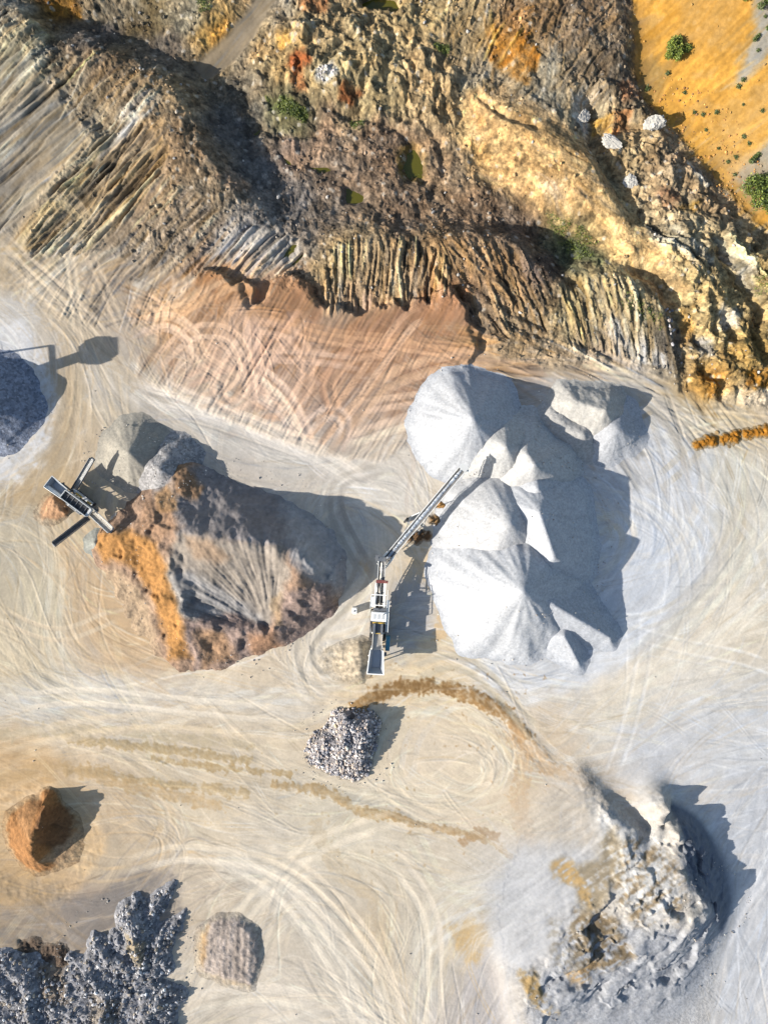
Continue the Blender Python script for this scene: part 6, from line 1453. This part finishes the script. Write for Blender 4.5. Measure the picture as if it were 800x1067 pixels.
def lob(r, h, k, seed):
    rg = np.random.default_rng(seed); o = [(0, 0, h * .5, r * .6, r * .6, h * .5)]
    for i in range(k): a = 6.28 * i / k + rg.uniform(-.4, .4); e = rg.uniform(.4, .95); o.append((r * e * math.cos(a), r * e * .85 * math.sin(a), h * rg.uniform(.3, .6), r * rg.uniform(.22, .5), r * rg.uniform(.2, .48), h * rg.uniform(.3, .45)))
    return o
bush(698.5, 59, 16, lob(1.75, 1.9, 7, 1), 5200, 'round bright green bush alone on the orange hillside', GR)
bush(795, 206, 8, lob(3.2, 3.0, 10, 2), 9000, 'large green bush at the right edge, at the foot of the orange hillside', GR[:3] + GD[:1], leaf=.15)
SG = 'dark shrubs on the grey slip at the top right'
for i, (x, y, r, e, lab) in enumerate(((749, 4, .85, 1.5, 'dark shrub at the top edge, left of the grey slip'), (764, 16, .7, 1.2, 'yellowish green shrub at the left border of the grey slip'), (779, 10, .6, 1.6, 'small dark shrub near the top of the grey slip'), (781, 24, .85, 1.9, 'longest dark shrub, slanting across the middle of the grey slip'),
        (792, 30, .6, 1.9, 'thin dark shrub right of the longest one on the grey slip'), (788, 45, .5, 1.3, 'small shrub left of the dense pair at the grey slip foot'), (796, 44, 1.0, 1.5, 'dense dark shrub at the right edge on the grey slip'), (798, 7, .5, 1.3, 'small shrub in the top right corner'), (777, 53, .42, 1.2, 'small dark tuft shrub at the lower tip of the grey slip'), (778, 172, .7, 1.2, 'dark shrub on the lower grey slip above the large bush'))):
    bush(x, y, 28 if y < 100 else 8, [(math.cos(.75) * r * e * t, math.sin(.75) * r * e * t, r * .5, r * .6, r * .6, r * .6) for t in (-.7, 0, .7)], 900, lab, GD + GR[2:3] if i != 1 else GR, 'shrub', SG, .10, 'shrub')
tl = [(600, 130), (603, 160), (625, 180), (612, 230), (603, 355), (568, 565), (648, 603), (540, 490), (555, 465), (615, 730), (590, 695), (575, 850), (495, 725), (570, 775), (540, 790), (240, 380), (155, 430), (320, 470), (410, 575), (465, 575), (372, 560), (430, 640)]
tuft = None
for i, (cx_, cy_) in enumerate(tl):
    x, y = 640 + cx_ / 4.64, cy_ / 4.64; u, v = P(x, y, 8)
    if tuft is None:
        q = RNG.normal(0, .16, (160, 3)); q[:, 2] = np.abs(q[:, 2]) + .03
        tuft = leafmesh('grass_tuft', q, RNG.uniform(.08, .16, 160), np.array(GD)[RNG.integers(0, 3, 160)] * .9)
    o = bpy.data.objects.new('grass_tuft', tuft); C.objects.link(o); o.location = plan2world(u, v, float(gheight(u, v))); o.rotation_euler = (0, 0, i * 1.7); s_ = random.uniform(.55, 1.1); o.scale = (s_, s_, s_)
    tag(o, 'tiny dark tuft growing scattered over the orange hillside', 'tuft', 'tiny tufts on the orange hillside')
us, vs_ = [], []
for pts, n, z in (([(568, 222), (606, 236), (622, 250), (620, 268), (600, 272), (582, 250)], 700, 2), ([(276, 104), (292, 106), (322, 120), (318, 128), (296, 120)], 900, 4), ([(366, 128), (380, 130), (376, 138), (366, 136)], 120, 4), ([(452, 50), (468, 52), (466, 60), (454, 58)], 160, 18), ([(206, 2), (222, 0), (220, 12), (208, 14)], 150, 14), ([(418, 160), (432, 158), (438, 182), (424, 184)], 120, 0), ([(640, 300), (690, 330), (688, 345), (644, 320)], 160, 16), ([(786, 290), (800, 284), (800, 310), (788, 308)], 200, 14)):
    a_, b_ = inside(pts, n, z); k = (N14[(b_ - V0).astype(int), (a_ - U0).astype(int)] > -.12); us.append(a_[k]); vs_.append(b_[k])
u = np.concatenate(us); v = np.concatenate(vs_); u = np.repeat(u, 4) + RNG.normal(0, 1.2, 4 * len(u)); v = np.repeat(v, 4) + RNG.normal(0, 1.2, len(u))
p3 = np.stack([(u - CX) / PX, (CY - v) / PX, gheight(u, v) / PX + RNG.uniform(.03, .25, len(u))], -1)
o = bpy.data.objects.new('weeds', leafmesh('weeds', p3, RNG.uniform(.05, .13, len(u)), np.clip(np.array(GD + GR)[RNG.integers(0, 7, len(u))] * RNG.normal(1, .15, (len(u), 1)), .005, .3))); C.objects.link(o)
tag(o, 'low green weeds in the damp hollows of the workings', 'weeds', kind='stuff')

# ------------------------------------------------------------------ sky, sun, camera
w = bpy.data.worlds.new('World'); bpy.context.scene.world = w; w.use_nodes = True
nt = w.node_tree; sky = nt.nodes.new('ShaderNodeTexSky'); sky.sky_type = 'NISHITA'; sky.sun_disc = False
trav = Vector((math.cos(SUN_AZ) * math.cos(SUN_EL), math.sin(SUN_AZ) * math.cos(SUN_EL), -math.sin(SUN_EL)))
tos = -trav
sky.sun_elevation = SUN_EL; sky.sun_rotation = math.atan2(tos.x, tos.y)
nt.links.new(sky.outputs[0], nt.nodes['Background'].inputs[0]); nt.nodes['Background'].inputs[1].default_value = 0.11
sl = bpy.data.lights.new('sun', 'SUN'); sl.energy = 5.0; sl.angle = math.radians(0.5); sl.color = (1.0, 0.955, 0.895)
so_ = bpy.data.objects.new('sun', sl); C.objects.link(so_); so_.rotation_euler = trav.to_track_quat('-Z', 'Y').to_euler(); so_.location = (-80, -30, 60)
cd = bpy.data.cameras.new('camera'); cam = bpy.data.objects.new('camera', cd); C.objects.link(cam)
cam.location = (0, 0, HC / PX); cam.rotation_euler = (0, 0, 0)
cd.sensor_fit = 'VERTICAL'; cd.angle = 2 * math.atan(533.5 / HC); cd.clip_start = 1; cd.clip_end = 8000
sc_ = bpy.context.scene; sc_.camera = cam
sc_.view_settings.view_transform = 'Standard'; sc_.view_settings.look = 'None'; sc_.view_settings.gamma = 1; sc_.view_settings.exposure = 1.0; sc_.view_settings.use_curve_mapping = False
sc_.cycles.max_bounces = 4; sc_.cycles.diffuse_bounces = 3
